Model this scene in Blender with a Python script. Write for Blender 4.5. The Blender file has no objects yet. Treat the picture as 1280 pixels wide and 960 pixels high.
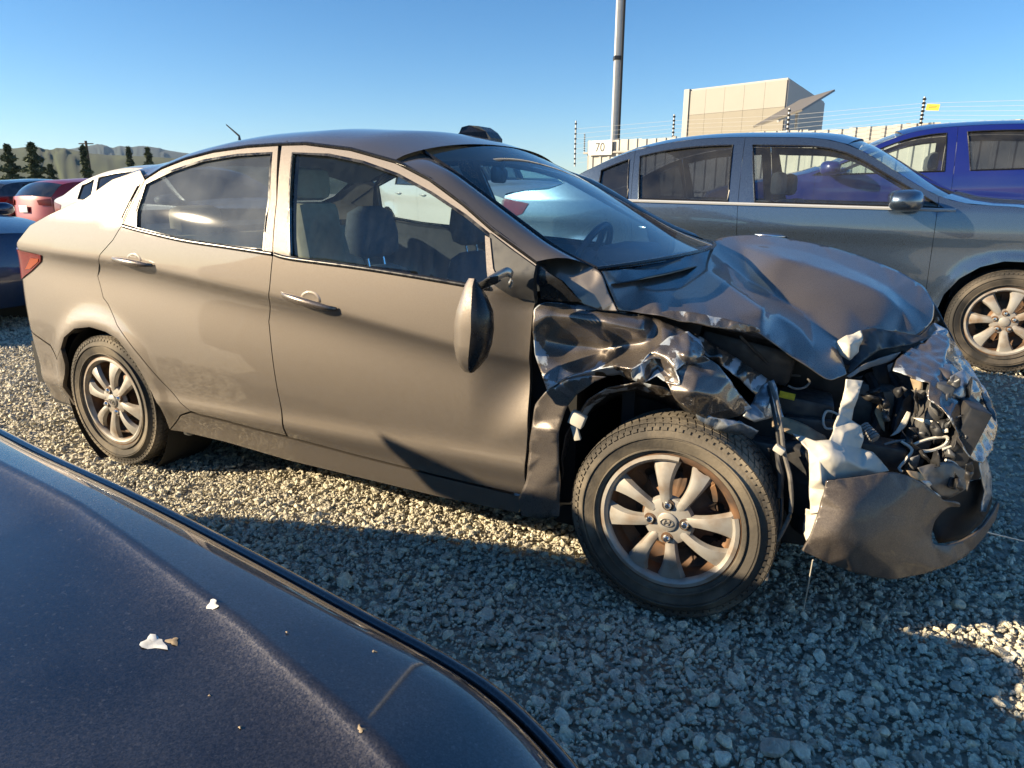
import bpy, bmesh, math, random
import numpy as np
from mathutils import Vector, Matrix, noise
from mathutils.geometry import delaunay_2d_cdt

# ------------------------------------------------------------------ camera, world, sun, exposure
S = bpy.context.scene
COL = S.collection
CAM = np.array([0.45819, -1.83585, 1.24817])
YAW, PITCH, ROLL, FPX = -0.4750917, -0.2718391, 0.0038908, 868.591
cy_, sy_, cp_, sp_ = math.cos(YAW), math.sin(YAW), math.cos(PITCH), math.sin(PITCH)
_f = np.array([sy_*cp_, cy_*cp_, sp_]); _r = np.array([cy_, -sy_, 0.0]); _u = np.cross(_r, _f)
_r, _u = math.cos(ROLL)*_r + math.sin(ROLL)*_u, -math.sin(ROLL)*_r + math.cos(ROLL)*_u
cd = bpy.data.cameras.new('camera'); cam = bpy.data.objects.new('camera', cd); COL.objects.link(cam)
cam.matrix_world = Matrix(((_r[0], _u[0], -_f[0], CAM[0]), (_r[1], _u[1], -_f[1], CAM[1]), (_r[2], _u[2], -_f[2], CAM[2]), (0, 0, 0, 1)))
cd.sensor_width = 36.0; cd.lens = FPX/1280*36.0; cd.clip_start = 0.02; cd.clip_end = 20000
S.camera = cam
S.render.resolution_x, S.render.resolution_y = 1024, 768

SUN_EL, SUN_AZ = math.radians(22.0), math.radians(55.0)      # azimuth from -Y towards -X
SD = Vector((-math.cos(SUN_EL)*math.sin(SUN_AZ), -math.cos(SUN_EL)*math.cos(SUN_AZ), math.sin(SUN_EL)))
W = bpy.data.worlds.new('World'); S.world = W; W.use_nodes = True
wn = W.node_tree.nodes; wl = W.node_tree.links
sky = wn.new('ShaderNodeTexSky'); sky.sky_type = 'NISHITA'; sky.sun_disc = False
sky.sun_elevation = SUN_EL; sky.sun_rotation = math.atan2(SD.x, SD.y)
sky.air_density = 1.0; sky.dust_density = 0.0; sky.ozone_density = 4.0; sky.altitude = 900
bgn = wn['Background']; bgn.inputs['Strength'].default_value = 0.064
hs = wn.new('ShaderNodeHueSaturation'); hs.inputs['Saturation'].default_value = 1.2; hs.inputs['Value'].default_value = 1.0
wl.new(sky.outputs[0], hs.inputs['Color']); wl.new(hs.outputs[0], bgn.inputs['Color'])
sl = bpy.data.lights.new('sun', 'SUN'); sl.energy = 4.8; sl.angle = math.radians(0.5); sl.color = (1.0, 0.82, 0.56)
so = bpy.data.objects.new('sun', sl); COL.objects.link(so); so.location = (-8, -6, 6)
so.rotation_euler = SD.to_track_quat('Z', 'Y').to_euler()
S.view_settings.view_transform = 'Standard'; S.view_settings.look = 'None'
S.view_settings.exposure = 1.42; S.view_settings.gamma = 1.0
S.cycles.max_bounces = 8; S.cycles.transparent_max_bounces = 16; S.cycles.glossy_bounces = 4
S.cycles.caustics_reflective = False; S.cycles.caustics_refractive = False
S.cycles.use_denoising = True

# ------------------------------------------------------------------ pixel -> place
def ray(x, y): return _r*((x-640)/FPX) + _u*((480-y)/FPX) + _f
def onY(x, y, Y):
    d = ray(x, y); return CAM + d*((Y-CAM[1])/d[1])
def onZ(x, y, Z):
    d = ray(x, y); return CAM + d*((Z-CAM[2])/d[2])
def onS(x, y, surf, y0=0.0):
    """pixel -> point on the surface y = surf(x, z)"""
    Y = y0
    for _ in range(30):
        p = onY(x, y, Y); Y = 0.5*Y + 0.5*surf(p[0], p[2])
    return onY(x, y, Y)
def smooth(a, b, x):
    t = min(1.0, max(0.0, (x-a)/(b-a))); return t*t*(3-2*t)
def ground_z(x, y):
    k = smooth(-9.5, -4.0, x)
    g = 0.17*smooth(1.75, 3.25, y) + 0.068*max(0.0, min(y, 12.0)-3.25)
    return g*k

# ------------------------------------------------------------------ materials
MATS = {}
def mat(name, base=(0.5, 0.5, 0.5), rough=0.5, metal=0.0, coat=0.0, coat_rough=0.03, spec=0.5, emit=None,
        var=None, vscale=8.0, rvar=0.0, bump=0.0, bscale=80.0, dirt=None, dscale=3.0, damt=0.0, detail=4.0, lowdirt=None):
    m = bpy.data.materials.new(name); m.use_nodes = True; MATS[name] = m
    nt = m.node_tree; N = nt.nodes; L = nt.links
    b = N['Principled BSDF']
    b.inputs['Roughness'].default_value = rough; b.inputs['Metallic'].default_value = metal
    b.inputs['Coat Weight'].default_value = coat; b.inputs['Coat Roughness'].default_value = coat_rough
    b.inputs['Specular IOR Level'].default_value = spec
    geo = N.new('ShaderNodeNewGeometry'); pos = geo.outputs['Position']
    col = None
    def noise_fac(scale, det, lo, hi):
        n = N.new('ShaderNodeTexNoise'); n.inputs['Scale'].default_value = scale; n.inputs['Detail'].default_value = det
        L.new(pos, n.inputs['Vector'])
        r = N.new('ShaderNodeMapRange'); r.inputs[1].default_value = lo; r.inputs[2].default_value = hi
        L.new(n.outputs['Fac'], r.inputs[0]); return r.outputs[0]
    def mixc(fac, a, bb):
        x = N.new('ShaderNodeMix'); x.data_type = 'RGBA'
        for s, v in ((x.inputs[6], a), (x.inputs[7], bb)):
            if isinstance(v, tuple): s.default_value = (*v, 1)
            else: L.new(v, s)
        if isinstance(fac, (int, float)): x.inputs[0].default_value = fac
        else: L.new(fac, x.inputs[0])
        return x.outputs[2]
    col = base
    if var is not None: col = mixc(noise_fac(vscale, detail, .3, .7), col, var)
    df = None
    if dirt is not None:
        df0 = noise_fac(dscale, 8, .42, .75)
        mm = N.new('ShaderNodeMath'); mm.operation = 'MULTIPLY'; mm.inputs[1].default_value = damt
        L.new(df0, mm.inputs[0]); df = mm.outputs[0]
        col = mixc(df, col, dirt)
    if isinstance(col, tuple): b.inputs['Base Color'].default_value = (*col, 1)
    else: L.new(col, b.inputs['Base Color'])
    if rvar > 0:
        nf = noise_fac(vscale*1.7, 5, .3, .7)
        r = N.new('ShaderNodeMapRange'); r.inputs[3].default_value = max(0, rough-rvar); r.inputs[4].default_value = min(1, rough+rvar)
        L.new(nf, r.inputs[0]); L.new(r.outputs[0], b.inputs['Roughness'])
    if bump > 0:
        n = N.new('ShaderNodeTexNoise'); n.inputs['Scale'].default_value = bscale; n.inputs['Detail'].default_value = 6
        L.new(pos, n.inputs['Vector'])
        bp = N.new('ShaderNodeBump'); bp.inputs['Strength'].default_value = bump; bp.inputs['Distance'].default_value = 0.01
        L.new(n.outputs['Fac'], bp.inputs['Height']); L.new(bp.outputs[0], b.inputs['Normal'])
    if emit:
        b.inputs['Emission Color'].default_value = (*emit[0], 1); b.inputs['Emission Strength'].default_value = emit[1]
    return m

def car_paint(name, base, flake=(1, 1, 1), metal=0.75, rough=0.38, dust=(0.30, 0.25, 0.19), damt=0.35, coat=0.8, dscale=2.2, splash=0.0):
    """metallic base under a clear coat, fine flake, a film of dust, mud thrown up near the sills"""
    m = mat(name, base, rough, metal, coat, 0.04, dirt=dust, dscale=dscale, damt=damt)
    nt = m.node_tree; N = nt.nodes; L = nt.links; b = N['Principled BSDF']
    geo = [n for n in N if n.type == 'NEW_GEOMETRY'][0]
    v = N.new('ShaderNodeTexVoronoi'); v.inputs['Scale'].default_value = 900
    L.new(geo.outputs['Position'], v.inputs['Vector'])
    mr = N.new('ShaderNodeMapRange'); mr.inputs[3].default_value = rough-.12; mr.inputs[4].default_value = rough+.15
    sp = N.new('ShaderNodeSeparateColor'); L.new(v.outputs['Color'], sp.inputs[0]); L.new(sp.outputs[0], mr.inputs[0])
    L.new(mr.outputs[0], b.inputs['Roughness'])
    b.inputs['Coat IOR'].default_value = 1.7
    # coat roughness follows the dust
    n2 = N.new('ShaderNodeTexNoise'); n2.inputs['Scale'].default_value = 5; n2.inputs['Detail'].default_value = 9
    L.new(geo.outputs['Position'], n2.inputs['Vector'])
    m2 = N.new('ShaderNodeMapRange'); m2.inputs[1].default_value = .3; m2.inputs[2].default_value = .7
    m2.inputs[3].default_value = 0.015; m2.inputs[4].default_value = 0.06
    L.new(n2.outputs['Fac'], m2.inputs[0]); L.new(m2.outputs[0], b.inputs['Coat Roughness'])
    # fine dust specks
    v2 = N.new('ShaderNodeTexNoise'); v2.inputs['Scale'].default_value = 260; v2.inputs['Detail'].default_value = 2
    L.new(geo.outputs['Position'], v2.inputs['Vector'])
    m3 = N.new('ShaderNodeMapRange'); m3.inputs[1].default_value = .62; m3.inputs[2].default_value = .72; m3.inputs[4].default_value = .35*damt/.35
    L.new(v2.outputs['Fac'], m3.inputs[0])
    mx = N.new('ShaderNodeMix'); mx.data_type = 'RGBA'; mx.inputs[7].default_value = (*dust, 1)
    src = b.inputs['Base Color'].links[0].from_socket
    L.new(src, mx.inputs[6]); L.new(m3.outputs[0], mx.inputs[0]); L.new(mx.outputs[2], b.inputs['Base Color'])
    if splash > 0:      # dried road splash thrown up along the lower edge of the bodywork
        sx = N.new('ShaderNodeSeparateXYZ'); L.new(geo.outputs['Position'], sx.inputs[0])
        mz = N.new('ShaderNodeMapRange'); mz.inputs[1].default_value = .55; mz.inputs[2].default_value = .2; L.new(sx.outputs[2], mz.inputs[0])
        n4 = N.new('ShaderNodeTexNoise'); n4.inputs['Scale'].default_value = 14; n4.inputs['Detail'].default_value = 10
        L.new(geo.outputs['Position'], n4.inputs['Vector'])
        mu = N.new('ShaderNodeMath'); mu.operation = 'MULTIPLY'; L.new(mz.outputs[0], mu.inputs[0]); L.new(n4.outputs['Fac'], mu.inputs[1])
        mu2 = N.new('ShaderNodeMath'); mu2.operation = 'MULTIPLY'; mu2.inputs[1].default_value = splash; L.new(mu.outputs[0], mu2.inputs[0])
        mx2 = N.new('ShaderNodeMix'); mx2.data_type = 'RGBA'; mx2.inputs[7].default_value = (*dust, 1)
        L.new(mx.outputs[2], mx2.inputs[6]); L.new(mu2.outputs[0], mx2.inputs[0]); L.new(mx2.outputs[2], b.inputs['Base Color'])
    return m

def coarse_flake(name, lo, hi, scale):
    """visible metal flake and grime grain in a paint seen from close by"""
    m = MATS[name]; N = m.node_tree.nodes; L = m.node_tree.links; b = N['Principled BSDF']; src = b.inputs['Base Color'].links[0].from_socket
    geo = [n for n in N if n.type == 'NEW_GEOMETRY'][0]; v = N.new('ShaderNodeTexVoronoi'); v.inputs['Scale'].default_value = scale; L.new(geo.outputs['Position'], v.inputs['Vector'])
    sp = N.new('ShaderNodeSeparateColor'); L.new(v.outputs['Color'], sp.inputs[0])
    mr = N.new('ShaderNodeMapRange'); mr.inputs[3].default_value = lo; mr.inputs[4].default_value = hi; L.new(sp.outputs[1], mr.inputs[0])
    vm = N.new('ShaderNodeVectorMath'); vm.operation = 'SCALE'; L.new(src, vm.inputs[0]); L.new(mr.outputs[0], vm.inputs['Scale']); L.new(vm.outputs[0], b.inputs['Base Color'])
def glass_mat(name, tint=(0.75, 0.85, 0.88), dirt=0.10, dcol=(0.45, 0.43, 0.38), refl=1.0, ior=1.5, streak=False, rough=0.015):
    m = bpy.data.materials.new(name); m.use_nodes = True; MATS[name] = m
    nt = m.node_tree; N = nt.nodes; L = nt.links; N.clear()
    out = N.new('ShaderNodeOutputMaterial'); tr = N.new('ShaderNodeBsdfTransparent'); gl = N.new('ShaderNodeBsdfGlossy'); df = N.new('ShaderNodeBsdfDiffuse')
    tr.inputs[0].default_value = (*tint, 1); gl.inputs['Roughness'].default_value = rough; gl.inputs[0].default_value = (refl, refl, refl, 1)
    df.inputs[0].default_value = (*dcol, 1)
    g0 = N.new('ShaderNodeNewGeometry'); dt = N.new('ShaderNodeVectorMath'); dt.operation = 'DOT_PRODUCT'
    L.new(g0.outputs['Normal'], dt.inputs[0]); L.new(g0.outputs['Incoming'], dt.inputs[1])
    def mth(op, a, bb):
        q = N.new('ShaderNodeMath'); q.operation = op
        for k, v in enumerate((a, bb)):
            if v is None: continue
            if isinstance(v, (int, float)): q.inputs[k].default_value = v
            else: L.new(v, q.inputs[k])
        return q.outputs[0]
    f0 = min(.9, 1.6*((ior-1)/(ior+1))**2)
    fr = mth('ADD', mth('MULTIPLY', mth('POWER', mth('SUBTRACT', 1.0, mth('ABSOLUTE', dt.outputs['Value'], None)), 5.0), 1-f0), f0)   # Schlick, both faces of the pane
    m1 = N.new('ShaderNodeMixShader'); m2 = N.new('ShaderNodeMixShader')
    ng = N.new('ShaderNodeNewGeometry'); n = N.new('ShaderNodeTexNoise'); n.inputs['Scale'].default_value = 5.0; n.inputs['Detail'].default_value = 8
    mp = N.new('ShaderNodeMapping'); L.new(ng.outputs['Position'], mp.inputs[0])
    if streak: mp.inputs['Scale'].default_value = (9, 9, 0.7)
    L.new(mp.outputs[0], n.inputs['Vector'])
    r = N.new('ShaderNodeMapRange'); r.inputs[1].default_value = .3; r.inputs[2].default_value = .8; r.inputs[3].default_value = dirt*.35; r.inputs[4].default_value = dirt*1.9
    L.new(n.outputs['Fac'], r.inputs[0])
    L.new(fr, m1.inputs[0]); L.new(tr.outputs[0], m1.inputs[1]); L.new(gl.outputs[0], m1.inputs[2])
    L.new(r.outputs[0], m2.inputs[0]); L.new(m1.outputs[0], m2.inputs[1]); L.new(df.outputs[0], m2.inputs[2])
    L.new(m2.outputs[0], out.inputs[0])
    return m

car_paint('taupe_paint', (0.175, 0.152, 0.131), metal=0.80, rough=0.57, dust=(0.19, 0.162, 0.132), damt=0.28, coat=1.0, splash=.9)
car_paint('front_taupe', (0.155, 0.134, 0.120), metal=0.62, rough=0.36, dust=(0.25, 0.215, 0.18), damt=0.34, coat=0.6)
car_paint('handle_paint', (0.15, 0.125, 0.105), metal=0.6, rough=0.28, damt=0.2, coat=0.6)
MATS['torn_paint'] = None
car_paint('grey_paint', (0.095, 0.132, 0.185), metal=0.85, rough=0.30, dust=(0.14, 0.14, 0.14), damt=0.12, coat=1.0)
car_paint('blue_paint', (0.0006, 0.007, 0.13), metal=0.05, rough=0.4, damt=0.02)
car_paint('navy_paint', (0.020, 0.020, 0.028), metal=0.7, rough=0.40, dust=(0.13, 0.12, 0.115), damt=0.45, coat=1.0, dscale=6)
car_paint('white_paint', (0.36, 0.36, 0.355), metal=0.0, rough=0.35, damt=0.10)
car_paint('red_paint', (0.22, 0.003, 0.005), metal=0.1, rough=0.45, damt=0.0, coat=.5)
car_paint('blue_dark_paint', (0.008, 0.022, 0.07), metal=0.5, rough=0.35, damt=0.2)
mat('black_plastic', (0.018, 0.018, 0.020), 0.45, var=(0.035, 0.034, 0.033), vscale=20, rvar=.12)
mat('trim_black', (0.012, 0.012, 0.013), 0.28, rvar=.08, vscale=30)
mat('under_black', (0.006, 0.006, 0.006), 0.8)
mat('rubber', (0.022, 0.020, 0.018), 0.75, dirt=(0.19, 0.155, 0.115), dscale=7, damt=.75, bump=.15, bscale=120)
mat('rubber_dusty', (0.06, 0.052, 0.042), 0.85, dirt=(0.30, 0.25, 0.18), dscale=5, damt=1.0, bump=.15, bscale=120)
mat('cover_silver', (0.38, 0.36, 0.325), 0.5, metal=.3, coat=.2, dirt=(0.20, 0.125, 0.07), dscale=14, damt=.9, rvar=.08)
mat('steel_rust', (0.05, 0.04, 0.035), 0.7, metal=.3, var=(0.24, 0.125, 0.06), vscale=14, rvar=.1)
mat('chrome', (0.80, 0.80, 0.80), 0.22, metal=1.0, rvar=.05)
mat('bright_strip', (0.55, 0.56, 0.57), 0.3, metal=.3)
mat('dull_chrome', (0.52, 0.48, 0.43), 0.28, metal=.85, rvar=.08, dirt=(0.3, 0.25, 0.2), damt=.3)
mat('bare_metal', (0.20, 0.225, 0.25), 0.36, metal=.65, var=(0.44, 0.46, 0.48), vscale=30, rvar=.12, bump=.2, bscale=60)
mat('white_plastic', (0.56, 0.53, 0.46), 0.45, dirt=(0.42, 0.36, 0.27), dscale=9, damt=.5)
mat('grey_plastic', (0.14, 0.14, 0.14), 0.55, var=(0.22, 0.21, 0.20), vscale=18)
mat('engine_black', (0.010, 0.011, 0.013), 0.5, var=(0.03, 0.03, 0.032), vscale=25, rvar=.15, dirt=(0.12, 0.10, 0.08), dscale=12, damt=.3)
mat('engine_grey', (0.06, 0.065, 0.07), 0.45, metal=.4, var=(0.14, 0.14, 0.14), vscale=30, dirt=(0.16, 0.13, 0.1), dscale=10, damt=.4)
mat('alloy', (0.42, 0.42, 0.42), 0.4, metal=.9, var=(0.25, 0.24, 0.23), vscale=30)
mat('yellow_label', (0.75, 0.62, 0.03), 0.5, var=(0.45, 0.37, 0.03), vscale=60)
mat('rust_tan', (0.36, 0.27, 0.16), 0.7, var=(0.2, 0.15, 0.1), vscale=30)
mat('seat_dark', (0.06, 0.068, 0.08), 0.9, var=(0.08, 0.09, 0.105), vscale=60, bump=.2, bscale=300)
mat('seat_beige', (0.55, 0.47, 0.32), 0.85, var=(0.46, 0.38, 0.26), vscale=30)
mat('interior_grey', (0.05, 0.052, 0.058), 0.8, var=(0.07, 0.07, 0.075), vscale=30)
mat('headliner', (0.30, 0.29, 0.27), 0.9)
mat('red_lens', (0.17, 0.003, 0.004), 0.25, coat=.5, spec=.3, var=(0.11, 0.002, 0.003), vscale=20)
mat('orange_lens', (0.30, 0.045, 0.006), 0.25, coat=.5, spec=.3)
mat('clear_lens', (0.55, 0.57, 0.60), 0.08, metal=.4, coat=1.0)
mat('plate_white', (0.7, 0.7, 0.68), 0.4)
mat('bird_white', (0.75, 0.75, 0.72), 0.8, var=(0.45, 0.44, 0.40), vscale=120)
mat('leaf_dry', (0.20, 0.13, 0.05), 0.8)
mat('cord', (0.20, 0.18, 0.155), 0.7, var=(0.07, 0.065, 0.06), vscale=30)
car_paint('bumper_paint', (0.085, 0.070, 0.060), metal=0.25, rough=0.55, dust=(0.17, 0.14, 0.11), damt=0.5, coat=0.12)
coarse_flake('navy_paint', .65, 1.4, 800); coarse_flake('bumper_paint', .85, 1.2, 300)
glass_mat('glass_hero', (0.76, 0.90, 0.95), dirt=.016, dcol=(0.30, 0.36, 0.40), streak=True, ior=1.38)
glass_mat('glass_dirty', (0.50, 0.56, 0.60), dirt=.28, dcol=(0.22, 0.24, 0.26), rough=0.022, ior=1.5)
glass_mat('windshield_glass', (0.52, 0.80, 0.95), dirt=.03, dcol=(0.3, 0.36, 0.42), ior=1.6)
glass_mat('glass_tint', (0.22, 0.25, 0.30), dirt=.04, ior=1.5)
glass_mat('glass_clear', (0.80, 0.88, 0.88), dirt=.04, ior=1.5)
glass_mat('glass_dark', (0.05, 0.06, 0.07), dirt=.03, ior=1.6)
del MATS['torn_paint']

def torn_paint_mat():
    """taupe paint flaked off crumpled sheet steel: bare bright metal and primer show through in patches"""
    m = car_paint('torn_paint', (0.13, 0.11, 0.095), metal=0.6, rough=0.36, damt=0.28)
    nt = m.node_tree; N = nt.nodes; L = nt.links; b = N['Principled BSDF']
    out = [n for n in N if n.type == 'OUTPUT_MATERIAL'][0]
    b2 = N.new('ShaderNodeBsdfPrincipled'); b2.inputs['Base Color'].default_value = (0.42, 0.46, 0.50, 1); b2.inputs['Roughness'].default_value = .42; b2.inputs['Metallic'].default_value = .35
    geo = [n for n in N if n.type == 'NEW_GEOMETRY'][0]
    n = N.new('ShaderNodeTexNoise'); n.inputs['Scale'].default_value = 9; n.inputs['Detail'].default_value = 9; n.inputs['Roughness'].default_value = .65; n.inputs['Distortion'].default_value = .6
    L.new(geo.outputs['Position'], n.inputs['Vector'])
    at = N.new('ShaderNodeAttribute'); at.attribute_name = 'scrape'
    ad = N.new('ShaderNodeMath'); ad.operation = 'MULTIPLY_ADD'; ad.inputs[1].default_value = .5; L.new(at.outputs['Fac'], ad.inputs[0]); L.new(n.outputs['Fac'], ad.inputs[2])
    r = N.new('ShaderNodeMapRange'); r.inputs[1].default_value = .66; r.inputs[2].default_value = .70; L.new(ad.outputs[0], r.inputs[0])
    mx = N.new('ShaderNodeMixShader'); L.new(r.outputs[0], mx.inputs[0]); L.new(b.outputs[0], mx.inputs[1]); L.new(b2.outputs[0], mx.inputs[2])
    bp = N.new('ShaderNodeBump'); bp.inputs['Strength'].default_value = .35; bp.inputs['Distance'].default_value = .004; bp.invert = True
    L.new(r.outputs[0], bp.inputs['Height']); L.new(bp.outputs[0], b.inputs['Normal'])
    n5 = N.new('ShaderNodeTexNoise'); n5.inputs['Scale'].default_value = 45; n5.inputs['Detail'].default_value = 4; L.new(geo.outputs['Position'], n5.inputs['Vector'])
    bp2 = N.new('ShaderNodeBump'); bp2.inputs['Strength'].default_value = .35; bp2.inputs['Distance'].default_value = .01
    L.new(n5.outputs['Fac'], bp2.inputs['Height']); L.new(bp2.outputs[0], b2.inputs['Normal'])
    L.new(mx.outputs[0], out.inputs[0])
torn_paint_mat()

# ------------------------------------------------------------------ mesh helpers
def empty(name, loc=(0, 0, 0), rz=0.0):
    o = bpy.data.objects.new(name, None); COL.objects.link(o); o.location = loc; o.rotation_euler = (0, 0, rz)
    o.empty_display_size = .2; return o
def tag(o, label=None, cat=None, group=None, kind=None):
    if label: o['label'] = label
    if cat: o['category'] = cat
    if group: o['group'] = group
    if kind: o['kind'] = kind
    return o
def wpos(o):
    """world translation/rotation of a (thing or part) computed without a depsgraph update"""
    m = o.matrix_basis.copy()
    if o.parent is not None: m = wpos(o.parent) @ o.matrix_parent_inverse @ m
    return m
def obj(name, V, F, m, parent=None, smooth_=True, world=True, normals=None, attrs=None, sharp=None):
    me = bpy.data.meshes.new(name)
    me.from_pydata([tuple(map(float, v)) for v in V], [], F)
    if smooth_: me.polygons.foreach_set('use_smooth', [True]*len(me.polygons))
    mm = MATS[m] if isinstance(m, str) else m
    if mm is not None: me.materials.append(mm)
    if normals is not None: me.normals_split_custom_set_from_vertices([tuple(n) for n in normals])
    if attrs is not None:
        for k, vals in attrs.items():
            a = me.attributes.new(k, 'FLOAT', 'POINT'); a.data.foreach_set('value', [float(v) for v in vals])
    if sharp is not None: me.set_sharp_from_angle(angle=math.radians(sharp))
    o = bpy.data.objects.new(name, me); COL.objects.link(o)
    if parent is not None:
        o.parent = parent
        if world: o.matrix_parent_inverse = wpos(parent).inverted()
    return o
def inside(poly, x, y):
    c = False; n = len(poly); j = n-1
    for i in range(n):
        xi, yi = poly[i][0], poly[i][1]; xj, yj = poly[j][0], poly[j][1]
        if (yi > y) != (yj > y) and x < (xj-xi)*(y-yi)/(yj-yi)+xi: c = not c
        j = i
    return c
def resample(poly, step, closed=True):
    out = []; n = len(poly)
    for i in range(n if closed else n-1):
        a = poly[i]; b = poly[(i+1) % n]
        d = math.hypot(b[0]-a[0], b[1]-a[1]); k = max(1, int(math.ceil(d/step)))
        for q in range(k): out.append((a[0]+(b[0]-a[0])*q/k, a[1]+(b[1]-a[1])*q/k))
    if not closed: out.append(tuple(poly[-1]))
    return out
def spline(pts, n=8, closed=False):
    """Catmull-Rom through the points, any dimension"""
    P = [np.array(p, float) for p in pts]; out = []; m = len(P)
    rng = range(m) if closed else range(m-1)
    for i in rng:
        if closed: p0, p1, p2, p3 = P[i-1], P[i], P[(i+1) % m], P[(i+2) % m]
        else: p0, p1, p2, p3 = P[max(i-1, 0)], P[i], P[i+1], P[min(i+2, m-1)]
        for k in range(n):
            t = k/n
            out.append(tuple(0.5*((2*p1)+(-p0+p2)*t+(2*p0-5*p1+4*p2-p3)*t*t+(-p0+3*p1-3*p2+p3)*t**3)))
    if not closed: out.append(tuple(P[-1]))
    return out
def tri2d(outline, holes=(), step=0.04, seed=0, extra=()):
    """constrained Delaunay of an outline with holes -> 2-D points, triangles"""
    pts = []; edges = []
    for loop in [outline]+list(holes):
        lp = resample(loop, step); b = len(pts); pts += lp
        edges += [(b+i, b+(i+1) % len(lp)) for i in range(len(lp))]
    xs = [p[0] for p in outline]; ys = [p[1] for p in outline]
    for q in extra:
        if inside(outline, *q) and not any(inside(h, *q) for h in holes):
            bb = np.array(pts)
            if ((bb[:, 0]-q[0])**2+(bb[:, 1]-q[1])**2).min() > .0045**2: pts.append(tuple(q))
    bnd = np.array(pts)
    x = min(xs)+step*.5; r = 0
    hh = step*.866
    y = min(ys)+hh*.5
    while y < max(ys):
        x = min(xs)+step*(.5 if r % 2 else 1.0)
        while x < max(xs):
            if inside(outline, x, y) and not any(inside(h, x, y) for h in holes):
                if ((bnd[:, 0]-x)**2+(bnd[:, 1]-y)**2).min() > (step*.45)**2: pts.append((x, y))
            x += step
        y += hh; r += 1
    V, E, F, ov, oe, of = delaunay_2d_cdt([Vector(p) for p in pts], edges, [], 0, 1e-6)
    V = [(v.x, v.y) for v in V]; T = []
    for f in F:
        cx = sum(V[i][0] for i in f)/len(f); cyy = sum(V[i][1] for i in f)/len(f)
        if inside(outline, cx, cyy) and not any(inside(h, cx, cyy) for h in holes): T.append(tuple(f))
    return V, T
def panel(name, outline, m, parent, f, holes=(), step=0.04, flange=0.012, inward=(0, 1, 0), flip=False, world=True, extra=()):
    """sheet over the outline in (x, z); f(x, z) -> point; edges turned inwards by `flange`"""
    P2, T = tri2d(outline, holes, step, extra=extra)
    V = [np.array(f(a, b)) for a, b in P2]
    e = 2e-3; NN = []
    for a, b in P2:
        n = np.cross(np.array(f(a+e, b))-np.array(f(a-e, b)), np.array(f(a, b+e))-np.array(f(a, b-e)))
        n = n/(np.linalg.norm(n)+1e-12); NN.append(-n if flip else n)
    F = []
    for t in T:
        n = np.cross(V[t[1]]-V[t[0]], V[t[2]]-V[t[0]])
        F.append(t if np.dot(n, NN[t[0]]) >= 0 else t[::-1])
    if flange > 0:
        cnt = {}
        for t in F:
            for i in range(3):
                a, b = t[i], t[(i+1) % 3]; cnt[(a, b)] = cnt.get((a, b), 0)+1
        bd = [(a, b) for (a, b) in cnt if (b, a) not in cnt]
        inw = np.array(inward, float)*flange
        mp = {}
        for a, b in bd:
            for q in (a, b):
                if q not in mp:
                    mp[q] = (len(V), len(V)+1); V.append(V[q].copy()); V.append(V[q]+inw); NN += [(0, 0, 0), (0, 0, 0)]
        for a, b in bd: F.append((mp[b][0], mp[a][0], mp[a][1], mp[b][1]))
    return obj(name, V, F, m, parent, normals=NN, world=world)
def loft(name, rows, m, parent, closed=False, cap=False, world=True, smooth_=True, sharp=None):
    n = len(rows[0]); V = [p for r in rows for p in r]; F = []
    for i in range(len(rows)-1):
        for j in range(n if closed else n-1):
            k = (j+1) % n
            F.append((i*n+j, i*n+k, (i+1)*n+k, (i+1)*n+j))
    if cap: F.append(tuple(range(n-1, -1, -1))); F.append(tuple((len(rows)-1)*n+j for j in range(n)))
    return obj(name, V, F, m, parent, smooth_=smooth_, world=world, sharp=sharp)
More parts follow.
